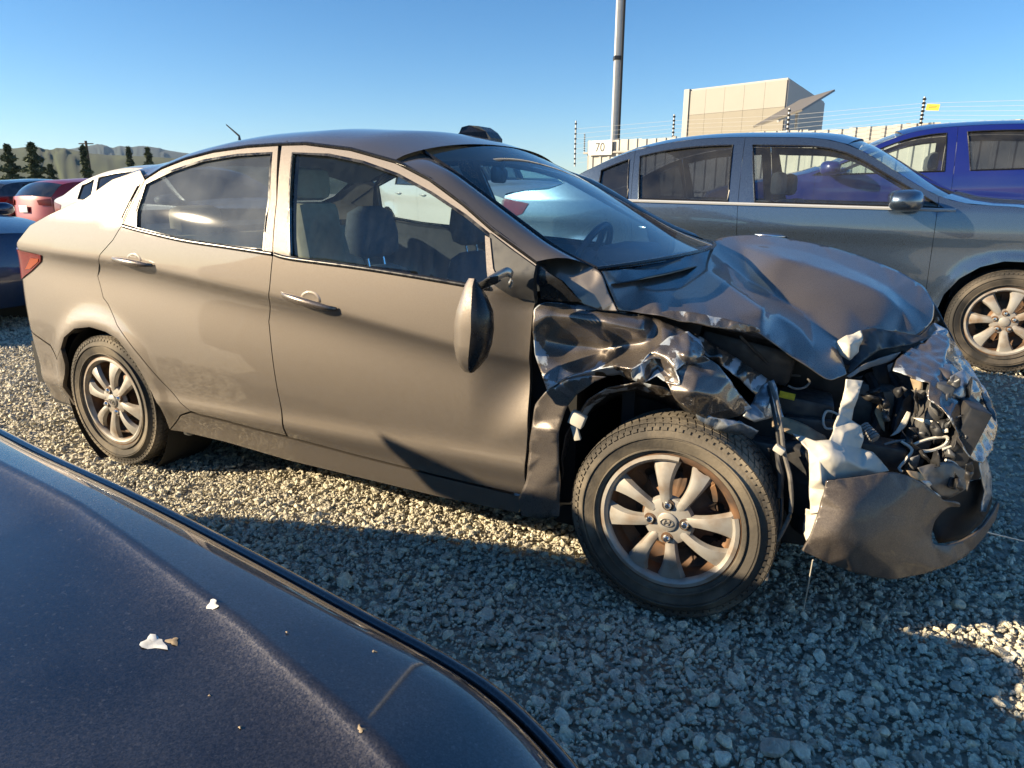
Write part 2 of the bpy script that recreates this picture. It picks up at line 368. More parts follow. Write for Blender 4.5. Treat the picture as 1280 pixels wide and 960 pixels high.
class MB:
    """collects simple solids into one mesh (one part)"""
    def __init__(s): s.V = []; s.F = []
    def add(s, V, F):
        b = len(s.V); s.V += [tuple(v) for v in V]; s.F += [tuple(i+b for i in f) for f in F]; return s
    def box(s, c, d, R=None, bev=0.0):
        x, y, z = [q/2 for q in d]; b = min(bev, x*.9, y*.9, z*.9)
        if b <= 0:
            V = [(i*x, j*y, k*z) for i in (-1, 1) for j in (-1, 1) for k in (-1, 1)]
            F = [(0, 1, 3, 2), (4, 6, 7, 5), (0, 4, 5, 1), (2, 3, 7, 6), (0, 2, 6, 4), (1, 5, 7, 3)]
        else:
            bm = bmesh.new(); bmesh.ops.create_cube(bm, size=1.0)
            for v in bm.verts: v.co = Vector((v.co.x*2*x, v.co.y*2*y, v.co.z*2*z))
            bmesh.ops.bevel(bm, geom=bm.edges[:], offset=b, segments=2, affect='EDGES', profile=.5)
            V = [tuple(v.co) for v in bm.verts]; F = [tuple(v.index for v in f.verts) for f in bm.faces]; bm.free()
        R = Matrix.Identity(3) if R is None else R
        return s.add([tuple(R @ Vector(v)+Vector(c)) for v in V], F)
    def tube(s, path, r, n=8, cap=True):
        P = [Vector(p) for p in path]; k = len(P)
        rr = r if isinstance(r, (list, tuple)) else [r]*k
        V = []; F = []; up = Vector((0.13, 0.27, 1)).normalized()
        for i, p in enumerate(P):
            t = (P[min(i+1, k-1)]-P[max(i-1, 0)]); t = t.normalized() if t.length > 0 else Vector((1, 0, 0))
            a = t.cross(up); a = a.normalized() if a.length > 1e-4 else Vector((1, 0, 0)); b = t.cross(a)
            for j in range(n):
                w = 2*math.pi*j/n; V.append(tuple(p+(a*math.cos(w)+b*math.sin(w))*rr[i]))
        for i in range(k-1):
            for j in range(n): F.append((i*n+j, i*n+(j+1) % n, (i+1)*n+(j+1) % n, (i+1)*n+j))
        if cap: F.append(tuple(range(n-1, -1, -1))); F.append(tuple((k-1)*n+j for j in range(n)))
        return s.add(V, F)
    def lathe(s, prof, axis_o, ax, n=32, a0=0, a1=2*math.pi):
        """prof: (radius, along axis)"""
        ax = Vector(ax).normalized(); t = ax.orthogonal().normalized(); b = ax.cross(t); o = Vector(axis_o)
        full = abs(a1-a0-2*math.pi) < 1e-6; m = n if full else n+1; V = []; F = []
        for r, h in prof:
            for j in range(m):
                w = a0+(a1-a0)*j/n; V.append(tuple(o+ax*h+(t*math.cos(w)+b*math.sin(w))*r))
        for i in range(len(prof)-1):
            for j in range(n):
                k = (j+1) % m if full else j+1
                F.append((i*m+j, i*m+k, (i+1)*m+k, (i+1)*m+j))
        return s.add(V, F)
    def build(s, name, m, parent=None, smooth_=True, world=True, sharp=35):
        return obj(name, s.V, s.F, m, parent, smooth_, world, sharp=sharp if smooth_ else None)

# ------------------------------------------------------------------ ground and gravel
def ground_material():
    m = bpy.data.materials.new('gravel_ground'); m.use_nodes = True; MATS['gravel_ground'] = m
    nt = m.node_tree; N = nt.nodes; L = nt.links; b = N['Principled BSDF']; b.inputs['Roughness'].default_value = .95
    geo = N.new('ShaderNodeNewGeometry')
    v = N.new('ShaderNodeTexVoronoi'); v.inputs['Scale'].default_value = 26; L.new(geo.outputs['Position'], v.inputs['Vector'])
    v2 = N.new('ShaderNodeTexVoronoi'); v2.inputs['Scale'].default_value = 60; L.new(geo.outputs['Position'], v2.inputs['Vector'])
    n = N.new('ShaderNodeTexNoise'); n.inputs['Scale'].default_value = 1.1; n.inputs['Detail'].default_value = 8; L.new(geo.outputs['Position'], n.inputs['Vector'])
    cr = N.new('ShaderNodeValToRGB'); e = cr.color_ramp.elements
    e[0].position = .0; e[0].color = (0.32, 0.295, 0.24, 1); e[1].position = 1; e[1].color = (0.55, 0.50, 0.40, 1)
    sp = N.new('ShaderNodeSeparateColor'); L.new(v.outputs['Color'], sp.inputs[0]); L.new(sp.outputs[0], cr.inputs[0])
    mx = N.new('ShaderNodeMix'); mx.data_type = 'RGBA'; mx.inputs[7].default_value = (0.38, 0.34, 0.26, 1)
    mr = N.new('ShaderNodeMapRange'); mr.inputs[1].default_value = .45; mr.inputs[2].default_value = .7; mr.inputs[4].default_value = .6
    L.new(n.outputs['Fac'], mr.inputs[0]); L.new(mr.outputs[0], mx.inputs[0]); L.new(cr.outputs[0], mx.inputs[6]); L.new(mx.outputs[2], b.inputs['Base Color'])
    bp = N.new('ShaderNodeBump'); bp.inputs['Strength'].default_value = .8; bp.inputs['Distance'].default_value = .02; bp.invert = True
    ad = N.new('ShaderNodeMath'); ad.operation = 'ADD'; L.new(v.outputs['Distance'], ad.inputs[0]); L.new(v2.outputs['Distance'], ad.inputs[1])
    L.new(ad.outputs[0], bp.inputs['Height']); L.new(bp.outputs[0], b.inputs['Normal'])
ground_material()
def stone_material():
    m = bpy.data.materials.new('stone'); m.use_nodes = True; MATS['stone'] = m
    nt = m.node_tree; N = nt.nodes; L = nt.links; b = N['Principled BSDF']; b.inputs['Roughness'].default_value = .85; b.inputs['Specular IOR Level'].default_value = .3
    oi = N.new('ShaderNodeObjectInfo'); cr = N.new('ShaderNodeValToRGB'); e = cr.color_ramp.elements
    e[0].position = 0; e[0].color = (0.38, 0.35, 0.28, 1); e[1].position = 1; e[1].color = (0.84, 0.78, 0.62, 1)
    for p_, c_ in ((.25, (0.57, 0.53, 0.43, 1)), (.55, (0.66, 0.61, 0.48, 1)), (.8, (0.74, 0.67, 0.49, 1))):
        q = cr.color_ramp.elements.new(p_); q.color = c_
    L.new(oi.outputs['Random'], cr.inputs[0])
    tc = N.new('ShaderNodeTexCoord'); n = N.new('ShaderNodeTexNoise'); n.inputs['Scale'].default_value = 3; n.inputs['Detail'].default_value = 8
    L.new(tc.outputs['Object'], n.inputs['Vector'])
    mr = N.new('ShaderNodeMapRange'); mr.inputs[1].default_value = .3; mr.inputs[2].default_value = .7; mr.inputs[3].default_value = .72; mr.inputs[4].default_value = 1.22
    L.new(n.outputs['Fac'], mr.inputs[0])
    mx = N.new('ShaderNodeVectorMath'); mx.operation = 'SCALE'; L.new(cr.outputs[0], mx.inputs[0]); L.new(mr.outputs[0], mx.inputs['Scale'])
    L.new(mx.outputs[0], b.inputs['Base Color'])
    bp = N.new('ShaderNodeBump'); bp.inputs['Strength'].default_value = .4; bp.inputs['Distance'].default_value = .1
    L.new(n.outputs['Fac'], bp.inputs['Height']); L.new(bp.outputs[0], b.inputs['Normal'])
stone_material()

def dip(x, y):
    """small unevenness of the gravel bed"""
    return 0.012*(noise.noise(Vector((x*1.3, y*1.3, 0))))+0.006*noise.noise(Vector((x*4, y*4, 3)))
def build_ground():
    xs = sorted(set([-3000, -1200, -500, -200, -90, -50, -30, -22] + [round(-16+i*.35, 3) for i in range(80)] + [13, 16, 22, 35, 70, 200, 600, 2000]))
    ys = sorted(set([-400, -100, -40, -15, -8] + [round(-5+i*.35, 3) for i in range(75)] + [23, 27, 32, 40, 60, 100, 200, 500, 1500, 4000]))
    V = [(x, y, ground_z(x, y)+(dip(x, y) if abs(x) < 14 and abs(y) < 16 else 0)-0.014) for y in ys for x in xs]
    n = len(xs)
    F = [(j*n+i, j*n+i+1, (j+1)*n+i+1, (j+1)*n+i) for j in range(len(ys)-1) for i in range(n-1)]
    return tag(obj('ground', V, F, 'gravel_ground'), 'grey gravel ground of the storage yard', kind='structure')
ground = build_ground()
rnd = random.Random(7)
def stone_mesh(k, sub):
    r = random.Random(k)
    bm = bmesh.new(); bmesh.ops.create_icosphere(bm, subdivisions=sub, radius=.5)
    sx, sy, sz = r.uniform(.8, 1.25), r.uniform(.6, .95), r.uniform(.42, .75)
    off = Vector((k*3.1, k*1.7, k*.9))
    cuts = [(Vector((r.gauss(0, 1), r.gauss(0, 1), r.gauss(0, 1))).normalized(), r.uniform(.24, .40)) for _ in range(9)]
    for v in bm.verts:
        c = v.co*(1+.28*noise.noise(v.co*2.0+off))
        for n_, d_ in cuts:
            e = c.dot(n_)-d_
            if e > 0: c = c-n_*e*.93
        v.co = Vector((c.x*sx, c.y*sy, c.z*sz))*1.25
    me = bpy.data.meshes.new('stone'); bm.to_mesh(me); bm.free(); me.materials.append(MATS['stone']); return me
STONES = [stone_mesh(k, 2) for k in range(14)]
# the largest stones near the camera, one object each
placed = []
def in_view(x, y):
    d = np.array([x, y, 0.0])-CAM; z = d@_f
    if z < .3: return None
    px, py = 640+FPX*(d@_r)/z, 480-FPX*(d@_u)/z
    return (px, py, z) if -60 < px < 1340 and -60 < py < 1020 else None
big = []
for px, py, s in [(968, 932, .062), (1000, 934, .042), (430, 725, .05), (607, 763, .046), (648, 770, .040), (1196, 752, .040), (912, 782, .036), (556, 742, .034), (624, 855, .040), (590, 850, .038),
                  (708, 915, .036), (745, 888, .034), (838, 905, .032), (860, 818, .034), (925, 835, .028), (855, 940, .030), (1105, 915, .036), (1150, 945, .040), (1210, 905, .034), (1262, 935, .04),
                  (1060, 848, .030), (1000, 800, .028), (690, 820, .034), (770, 790, .028), (800, 860, .032), (655, 905, .040), (672, 872, .036), (1240, 860, .034), (930, 895, .034), (1185, 870, .03),
                  (1080, 955, .04), (560, 790, .036), (520, 770, .034), (480, 700, .03), (730, 845, .034), (640, 720, .028), (585, 705, .03), (905, 945, .036)]:
    p = onZ(px, py, .012); big.append((p[0], p[1], s*1.08))
tries = 0
while len(big) < 285 and tries < 60000:
    tries += 1
    px, py = rnd.uniform(180, 1280), rnd.uniform(600, 960); p = onZ(px, py, .01)
    if p[1] > 1.0 or p[1] < -1.25: continue
    s = rnd.uniform(.026, .044)
    if all((p[0]-q[0])**2+(p[1]-q[1])**2 > ((s+q[2])*.55)**2 for q in big): big.append((p[0], p[1], s))
for x, y, s in big:
    o = bpy.data.objects.new('stone', STONES[rnd.randrange(14)]); COL.objects.link(o); o.parent = ground
    o.location = (x, y, ground_z(x, y)+dip(x, y)+s*rnd.uniform(.05, .22)); o.scale = (s, s, s)
    o.rotation_euler = (rnd.gauss(0, .35), rnd.gauss(0, .35), rnd.uniform(0, 6.28))
# all the rest of the gravel: one object of scattered stones
def build_gravel():
    g = np.random.default_rng(3)
    P = []; SC = []; RT = []
    def region(x0, x1, y0, y1, dens, smin, smax, gam):
        n = int((x1-x0)*(y1-y0)*dens)
        X = g.uniform(x0, x1, n); Y = g.uniform(y0, y1, n); s = smin+(smax-smin)*g.random(n)**gam
        for i in range(n):
            # fines and bare patches: fewer stones where the surface is packed
            k = noise.noise(Vector((X[i]*1.6+4, Y[i]*1.6, 1.7)))
            if k > .28 and s[i] > .016 and g.random() < .55: continue
            v = in_view(X[i], Y[i])
            if v is None and g.random() < .6: continue
            z = ground_z(X[i], Y[i])+dip(X[i], Y[i])
            P.append((X[i], Y[i], z+s[i]*g.uniform(-.12, .22))); SC.append(s[i])
            RT.append((g.normal(0, .5), g.normal(0, .5), g.uniform(0, 6.28)))
    region(-2.6, 2.4, -1.3, .9, 4600, .007, .019, 1.3)
    region(-2.6, 2.4, -1.3, .9, 1500, .016, .033, 2.4)
    region(-2.6, 2.4, .9, 3.3, 1500, .012, .030, 1.6)
    region(-7.2, -2.6, -1.3, 3.0, 1700, .012, .034, 1.9)
    region(-1.0, 3.6, 3.3, 5.0, 700, .02, .04, 1.5)
    region(2.4, 4.2, -.6, 3.3, 900, .016, .036, 1.6)
    me = bpy.data.meshes.new('gravel'); me.from_pydata(P, [], [])
    a = me.attributes.new('sc', 'FLOAT', 'POINT'); a.data.foreach_set('value', np.array(SC, 'f'))
    a = me.attributes.new('rot', 'FLOAT_VECTOR', 'POINT'); a.data.foreach_set('vector', np.array(RT, 'f').ravel())
    o = bpy.data.objects.new('gravel', me); COL.objects.link(o)
    sc = bpy.data.collections.new('gravel_stones')
    for k in range(12):
        q = bpy.data.objects.new('gravel_stone', stone_mesh(50+k, 1 if k % 2 else 2)); sc.objects.link(q)
    ng = bpy.data.node_groups.new('scatter', 'GeometryNodeTree')
    ng.interface.new_socket('Geometry', in_out='INPUT', socket_type='NodeSocketGeometry'); ng.interface.new_socket('Geometry', in_out='OUTPUT', socket_type='NodeSocketGeometry')
    N = ng.nodes; L = ng.links
    gi = N.new('NodeGroupInput'); go = N.new('NodeGroupOutput'); mp = N.new('GeometryNodeMeshToPoints'); ip = N.new('GeometryNodeInstanceOnPoints')
    ci = N.new('GeometryNodeCollectionInfo'); ci.inputs['Collection'].default_value = sc; ci.inputs['Separate Children'].default_value = True; ci.inputs['Reset Children'].default_value = True
    A = N.new('GeometryNodeInputNamedAttribute'); A.data_type = 'FLOAT'; A.inputs['Name'].default_value = 'sc'
    B = N.new('GeometryNodeInputNamedAttribute'); B.data_type = 'FLOAT_VECTOR'; B.inputs['Name'].default_value = 'rot'
    e2r = N.new('FunctionNodeEulerToRotation'); L.new(B.outputs[0], e2r.inputs[0])
    L.new(gi.outputs[0], mp.inputs[0]); L.new(mp.outputs[0], ip.inputs['Points']); L.new(ci.outputs[0], ip.inputs['Instance']); ip.inputs['Pick Instance'].default_value = True
    L.new(e2r.outputs[0], ip.inputs['Rotation']); L.new(A.outputs[0], ip.inputs['Scale']); L.new(ip.outputs[0], go.inputs[0])
    md = o.modifiers.new('scatter', 'NODES'); md.node_group = ng
    tag(o, 'loose crushed grey gravel spread over the yard', 'gravel', kind='stuff')
    return o
build_gravel()

# ------------------------------------------------------------------ wheels (local frame: axle along Y, outer face towards -Y)
WCACHE = {}
def wheel_parts(R, rr, wd, spokes, lugs, broken, style, dusty):
    key = (R, rr, wd, spokes, lugs, broken, style, dusty)
    if key in WCACHE: return WCACHE[key]
    h = wd/2; parts = []
    AX = (0, -1, 0)
    # tyre
    t = MB()
    sh = R-.0065
    prof = [(rr-.012, h*.80), (rr+.004, h*.86), (rr+.012, h*.95), (rr+.035, h*1.02), ((rr+R)/2, h*1.07), (R-.038, h*1.0), (R-.022, h*.93), (sh-.004, h*.82)]
    tread = []
    for k in range(5):
        a = -.80+k*.40
        tread += [(sh+.001, -(a-.15)*h), (sh+.001, -(a+.15)*h)]
        if k < 4: tread += [(sh-.006, -(a+.165)*h), (sh-.006, -(a+.235)*h)]
    prof2 = prof+[(r_, y_) for r_, y_ in tread]+[(r_, -y_) for r_, y_ in reversed(prof)]
    t.lathe(prof2, (0, 0, 0), AX, n=72)
    # raised bands on the sidewall
    for rb in (rr+.022, R-.046):
        yy = h*(1.0 if rb < (rr+R)/2 else 1.045)
        t.lathe([(rb-.0025, yy), (rb-.0015, yy+.006), (rb+.0015, yy+.006), (rb+.0025, yy)], (0, 0, 0), AX, n=64)
    nb = 80
    for k in range(5):
        a = -.80+k*.40
        for i in range(nb):
            w0 = 2*math.pi*(i+(.5 if k % 2 else 0))/nb; dw = 2*math.pi/nb*.40; skew = (.5 if k < 2 else -.5 if k > 2 else 0)*dw
            V = []
            for r_ in (sh-.003, R):
                for (sw, syy) in ((-1, -1), (1, -1), (1, 1), (-1, 1)):
                    w = w0+sw*dw+skew*syy; y_ = (a+syy*.15)*h
                    rr_ = r_-(.010*(abs(y_)/h)**4)
                    V.append((math.cos(w)*rr_, y_, math.sin(w)*rr_))
            t.add(V, [(4, 5, 6, 7), (0, 1, 5, 4), (1, 2, 6, 5), (2, 3, 7, 6), (3, 0, 4, 7)])
    # shoulder lugs running onto the sidewall
    for i in range(nb):
        w0 = 2*math.pi*(i+.25)/nb; dw = 2*math.pi/nb*.36; V = []
        for r_, y_ in ((R-.004, h*.90), (R-.026, h*.985), (R-.026, h*.95), (R-.008, h*.84)):
            for sw in (-1, 1): V.append((math.cos(w0+sw*dw)*r_, -y_, math.sin(w0+sw*dw)*r_))
        t.add(V, [(0, 1, 3, 2), (0, 2, 4, 6), (1, 7, 5, 3), (2, 3, 5, 4), (0, 6, 7, 1)])
    parts.append(('tyre', t, 'rubber_dusty' if dusty else 'rubber', 30))
    # steel rim barrel
    rm = MB()
    rm.lathe([(rr-.004, h*.80), (rr+.008, h*.92), (rr+.001, h*.93), (rr-.010, h*.86), (rr-.022, h*.60), (rr-.030, h*.30), (rr-.030, -h*.6), (rr, -h*.85)], (0, 0, 0), AX, n=56)
    # disc with round hand holes
    holes = []
    ro = rr-.029; ri = .055; rm_ = ro*.80
    nh = 10
    C = 2*math.pi
    for i in range(nh):
        c = C*(i+.5)/nh
        holes.append([(c+.016/rm_*math.cos(q*C/12), rm_+.016*math.sin(q*C/12)) for q in range(12)])
    P2, T = tri2d([(0, ri), (C, ri), (C, ro), (0, ro)], holes, .05)
    def fd(a, r_):
        d = (h*.22)+.018*math.cos((r_-ri)/(ro-ri)*math.pi*1.6)
        return (math.cos(a)*r_, -d, math.sin(a)*r_)
    rm.add([fd(a, r_) for a, r_ in P2], T)
    rm.lathe([(.0, h*.35), (.03, h*.35), (.034, h*.2), (.06, h*.16)], (0, 0, 0), AX, n=20)
    parts.append(('steel_rim', rm, 'steel_rust' if style != 'dark' else 'grey_plastic', 40))
    dk = MB(); dk.lathe([(0, -h*.15), (rr-.03, -h*.15)], (0, 0, 0), AX, n=28)
    dk.lathe([(.13*rr/.2, -h*.05), (.13*rr/.2, h*.0), (0, h*.0)], (0, 0, 0), AX, n=28)
    parts.append(('brake_disc', dk, 'steel_rust', 40))
    # cover: outer ring, hub, spokes
    cv = MB(); yo = h*.86
    a0, a1 = (math.radians(84), math.radians(84+292)) if broken else (0, C)
    ringp = [(rr+.004, yo+.002), (rr+.003, yo+.008), (rr-.008, yo+.010), (rr-.016, yo+.004), (rr-.020, yo-.010)]
    # ring drawn by hand so that its start angle is measured in the wheel face
    nn = 60; V = []
    for r_, y_ in ringp:
        for j in range(nn+1):
            w = a0+(a1-a0)*j/nn; jag = 0
            V.append((math.cos(w)*r_, -y_, math.sin(w)*r_))
    F = [(i*(nn+1)+j, i*(nn+1)+j+1, (i+1)*(nn+1)+j+1, (i+1)*(nn+1)+j) for i in range(len(ringp)-1) for j in range(nn)]
    cv.add(V, F)
    rh = .068
    def spoke(w0, bend, rend, wi, wo, jag=False):
        V = []; F = []; K = 10
        for k in range(K+1):
            t_ = k/K; r_ = rh*.75+(rend-rh*.75)*t_
            w = w0+bend*t_**1.6
            half = wi+(wo-wi)*t_**2.3
            if k == K and not jag: half *= 1.25
            y_ = yo*(.97)-.012*math.sin(t_*math.pi)*(-.6)+.004-(.010*t_**3)
            dx = np.array([-math.sin(w), 0, math.cos(w)]); c = np.array([math.cos(w)*r_, -y_, math.sin(w)*r_])
            jj = (.008 if k == K and jag else 0)
            for q, dep in ((-1, .017), (-.72, .001), (-.2, -.0025), (.25, -.0025), (.75, .001), (1, .017)):
                V.append(tuple(c+dx*q*half+np.array([0, dep, 0])+np.array([math.cos(w), 0, math.sin(w)])*jj*(q*q-.4)))
        for k in range(K):
            for q in range(5): F.append((k*6+q, k*6+q+1, (k+1)*6+q+1, (k+1)*6+q))
        cv.add(V, F)
    for i in range(spokes):
        w0 = C*i/spokes+math.radians(10 if style == 'cover' else 90)
        bend = (.14 if i % 2 else -.08) if style == 'cover' else .06
        wi, wo = ((.016, .042) if i % 2 else (.018, .050)) if style == 'cover' else (.022, .052) if style == 'seven' else (.014, .02)
        deg = math.degrees(w0) % 360
        if broken and 12 < deg < 90: spoke(w0, bend, rr*(.93 if deg < 60 else .52), wi, wo*.9, True)
        else: spoke(w0, bend, rr-.008, wi, wo)
    cv.lathe([(rh+.010, yo-.016), (rh+.004, yo-.002), (rh-.012, yo+.003), (.030, yo+.003), (.029, yo+.008), (.026, yo+.010), (0, yo+.011)], (0, 0, 0), AX, n=32)
    parts.append(('wheel_cover', cv, 'cover_silver', 40))
    # emblem on the centre cap: oval ring with a slanted letter
    if style == 'cover':
        em = MB(); ov = []
        for j in range(24):
            w = C*j/24; ov.append((.019*math.cos(w), -(yo+.0125), .012*math.sin(w)))
        em.tube(ov+[ov[0]], .0014, 5, False)
        sl_ = .35
        for sx in (-1, 1): em.tube([(sx*.0065-.008*sl_, -(yo+.0125), -.008), (sx*.0065+.008*sl_, -(yo+.0125), .008)], .0016, 5)
        em.tube([(-.007, -(yo+.0125), -.0025), (.007, -(yo+.0125), .0025)], .0015, 5)
        parts.append(('emblem', em, 'dull_chrome', 40))
    nutm = MB()
    ln = .039 if lugs == 4 else .042
    nl = []
    nutm.lathe([(.0125, yo-.004), (.0125, yo+.006), (.0110, yo+.012), (.007, yo+.0165), (0, yo+.0175)], (0, 0, 0), AX, n=10)
    parts.append(('lug_nut', nutm, 'chrome', 40))
    rc = MB(); rc.lathe([(.0185, yo-.002), (.0180, yo+.0045), (.0150, yo+.0042), (0, yo+.0040)], (0, 0, 0), AX, n=16)
    parts.append(('lug_recess', rc, 'steel_rust', 40))
    WCACHE[key] = (parts, {}); return WCACHE[key]
def make_wheel(parent, c, R=.308, rr=.203, wd=.185, spokes=8, lugs=4, side=-1, steer=0.0, camber=0.0, spin=0.0, broken=False, style='cover', dusty=True, world=True, detail=True):
    """part `wheel` (an Empty on the axle) > tyre, steel_rim, brake_disc, wheel_cover, lug_nut ..."""
    parts, cache = wheel_parts(R, rr, wd, spokes, lugs, broken, style, dusty)
    w = bpy.data.objects.new('wheel', None); COL.objects.link(w); w.empty_display_size = .1
    w.parent = parent
    if world: w.matrix_parent_inverse = wpos(parent).inverted()
    w.location = c
    w.rotation_euler = (camber, 0, steer+(math.pi if side > 0 else 0))
    h = wd/2
    for name, mb, m, sh in parts:
        if not detail and name in ('brake_disc', 'emblem', 'lug_nut', 'lug_recess'): continue
        if name not in cache:
            o = mb.build(name, m, None, sharp=sh); cache[name] = o.data
            bpy.data.objects.remove(o)
        reps = lugs if name.startswith('lug') else 1
        for i in range(reps):
            o = bpy.data.objects.new(name, cache[name]); COL.objects.link(o); o.parent = w
            o.rotation_euler = (0, spin, 0)
            if name.startswith('lug'):
                a = 2*math.pi*i/lugs+spin+math.radians(2)
                o.location = (.052*math.cos(a), 0, .052*math.sin(a))
    return w

# ================================================================== the damaged sedan (right side at y = 0, centre line y = .85, front axle x = 0)
HC = 0.85
def belt(x): return 0.97+(-.66-x)*.075
def crease_z(x): return np.interp(x, [-3.3, -2.47, -2.25, -1.30, -.75, -.40], [.985, .955, .945, .850, .775, .730])
def I0(x, z):
    """inset of the right-hand side from y = 0"""
    zb = belt(x); zz = min(z, zb); v = zz-.70
    y = .16*v*v if v > 0 else .20*v*v
    if z > zb: dz = z-zb; y += .30*dz+.36*dz*dz
    d = crease_z(x)-z
    dd = .006*math.log1p(math.exp(min(60, d/.006)))       # hollow under the shoulder crease
    y += (smooth(-3.4, -2.6, x)*.6+.4)*.038*(1-math.exp(-dd/.05))*math.exp(-dd/.24)
    y += .05*smooth(-.66, -.42, x)*smooth(.52, .74, z-(x+.43)*.55)*smooth(1.02, .90, z)     # front end of the door pushed in
    lz = .375+.02*(x+1)                                   # lower swage above the sill
    e = lz-z
    y -= .012*math.exp(-(e/.045)**2)
    if x < -2.5: y += .11*(-2.5-x)**2+2.6*max(0, -3.12-x)**2
    if x > -.35: y += .12*(x+.35)**2
    # flare round the rear wheel
    r = math.hypot(x+2.57, z-.308)
    if z < .8: y -= .014*math.exp(-((r-.37)/.05)**2)
    return y
# shallow dent on the doors
CREASE = [(x, float(crease_z(x))+o) for x in np.arange(-3.5, -.42, .02) for o in (-.05, -.036, -.024, -.014, -.006, .001, .009, .020)]
def side(x, z): return (x, I0(x, z), z)
def mside(x, z): return (x, 2*HC-I0(x, z), z)
def hp(pts):
    """pixel outline -> (x, z) on the side"""
    out = []
    for q in pts:
        if len(q) == 3: out.append((q[1], q[2]))
        else:
            p = onS(q[0], q[1], I0); out.append((p[0], p[2]))
    return out
hero = empty('damaged_sedan', (-1.3, HC, 0))
tag(hero, 'taupe sedan with torn front wing, buckled bonnet and hanging bumper on the gravel', 'car')

B_GAP = [(350, 182), (346, 250), (341, 318), (337, 360), (336, 402), (341, 450), (349, 498), (358, 545)]
RD_TOP = [(181, 225), (202, 211.5), (231, 200), (267, 190.5), (309, 184.5), (348, 182)]
RD_REAR = [(238, 514), (225, 503), (202, 477), (174, 444), (146, 406), (135, 380), (129, 372), (122, 345), (125, 318), (141, 300), (153, 281), (166, 254), (181, 225)]
RD_BOT = [(356, 544.5), (320, 536), (281, 525.5), (250, 518), (238, 514)]
FD_TOP = [(352, 182), (382, 181), (438, 188), (495, 204), (537, 226), (579, 257), (613, 287), (644, 310), (671, 330)]
FD_FRONT = [(671, 330), (670, 374), (667, 388), (664, 420), (663, 470), (660, 540), (657, 602), (654, 619)]
FD_BOT = [(654, 619), (640, 616), (550, 595), (450, 570), (360, 546)]
RG = [(183, 231), (214, 216.5), (253, 203.5), (295, 196.5), (337.5, 193.5), (334, 250), (328, 310), (281, 304), (225, 295.5), (171.6, 283), (172, 266)]
FG = [(366.7, 193), (410, 196.5), (452.5, 205.5), (495, 221), (537, 244), (579, 272), (611, 297), (614, 345), (593, 353.5), (537, 344), (452.5, 330.5), (364, 319)]
def gap(poly, d):
    """shrink a closed polygon slightly so that neighbours leave a shut line"""
    n = len(poly); a = sum(poly[i][0]*poly[(i+1) % n][1]-poly[(i+1) % n][0]*poly[i][1] for i in range(n)); s = 1 if a > 0 else -1
    out = []
    for i in range(n):
        p0, p1, p2 = np.array(poly[i-1]), np.array(poly[i]), np.array(poly[(i+1) % n])
        e1 = p1-p0; e2 = p2-p1; e1 = e1/(np.linalg.norm(e1)+1e-9); e2 = e2/(np.linalg.norm(e2)+1e-9)
        nn = np.array([-(e1+e2)[1], (e1+e2)[0]])*s; l = np.linalg.norm(nn)
        nn = nn/l if l > 1e-6 else nn
        out.append(tuple(p1+nn*d))
    return out
rd = hp(RD_TOP + B_GAP[1:] + RD_BOT[:-1] + RD_REAR[:-1])
fd = hp(FD_TOP + FD_FRONT[1:] + FD_BOT[1:] + list(reversed(B_GAP))[1:-1])
rg, fg = hp(RG), hp(FG)
def offs(f, d):
    return lambda x, z: (f(x, z)[0], f(x, z)[1]+d, f(x, z)[2])
def curve_ribbon(path2, f, w, off):
    """thin raised moulding along a path on the side; path in (x, z)"""
    mb = MB(); mb.tube([np.array(f(a, b))+np.array([0, off, 0]) for a, b in path2], w, 6); return mb
def door(nm, outline, glass, gm, f, sgn, handle_px, far=False):
    holes = [gap(glass, -.012)]
    d = panel(nm, gap(outline, .0022), 'taupe_paint', hero, f, holes, step=.022 if not far else .07, flange=.018, inward=(0, sgn, 0), flip=far, extra=() if far else CREASE)
    gl = panel('window_glass', gap(glass, -.016), gm, d, offs(f, .010*sgn), step=.06 if not far else .1, flange=0, flip=far)
    # black rubber seal round the pane
    ring = gap(glass, -.004); ring2 = gap(glass, -.013)
    P2, T = tri2d(ring2, [ring], .03)
    V = [np.array(f(a, b))+np.array([0, -.001*sgn, 0]) for a, b in P2]
    obj('window_seal', V, T, 'trim_black', d)
    # lining behind the lower door skin
    lo = [(x, z) for x, z in outline]
    lin = panel('door_lining', gap(outline, .02), 'interior_grey', d, offs(f, .055*sgn), [gap(glass, -.03)], step=.09, flange=0, flip=not far)
    return d
rdoor = door('rear_door', rd, rg, 'glass_dirty', side, 1, (161, 326))
fdoor = door('front_door', fd, fg, 'glass_hero', side, 1, (383, 376))
rdoor_f = door('rear_door', rd, rg, 'glass_clear', mside, -1, None, True)
fdoor_f = door('front_door', fd, fg, 'glass_clear', mside, -1, None, True)
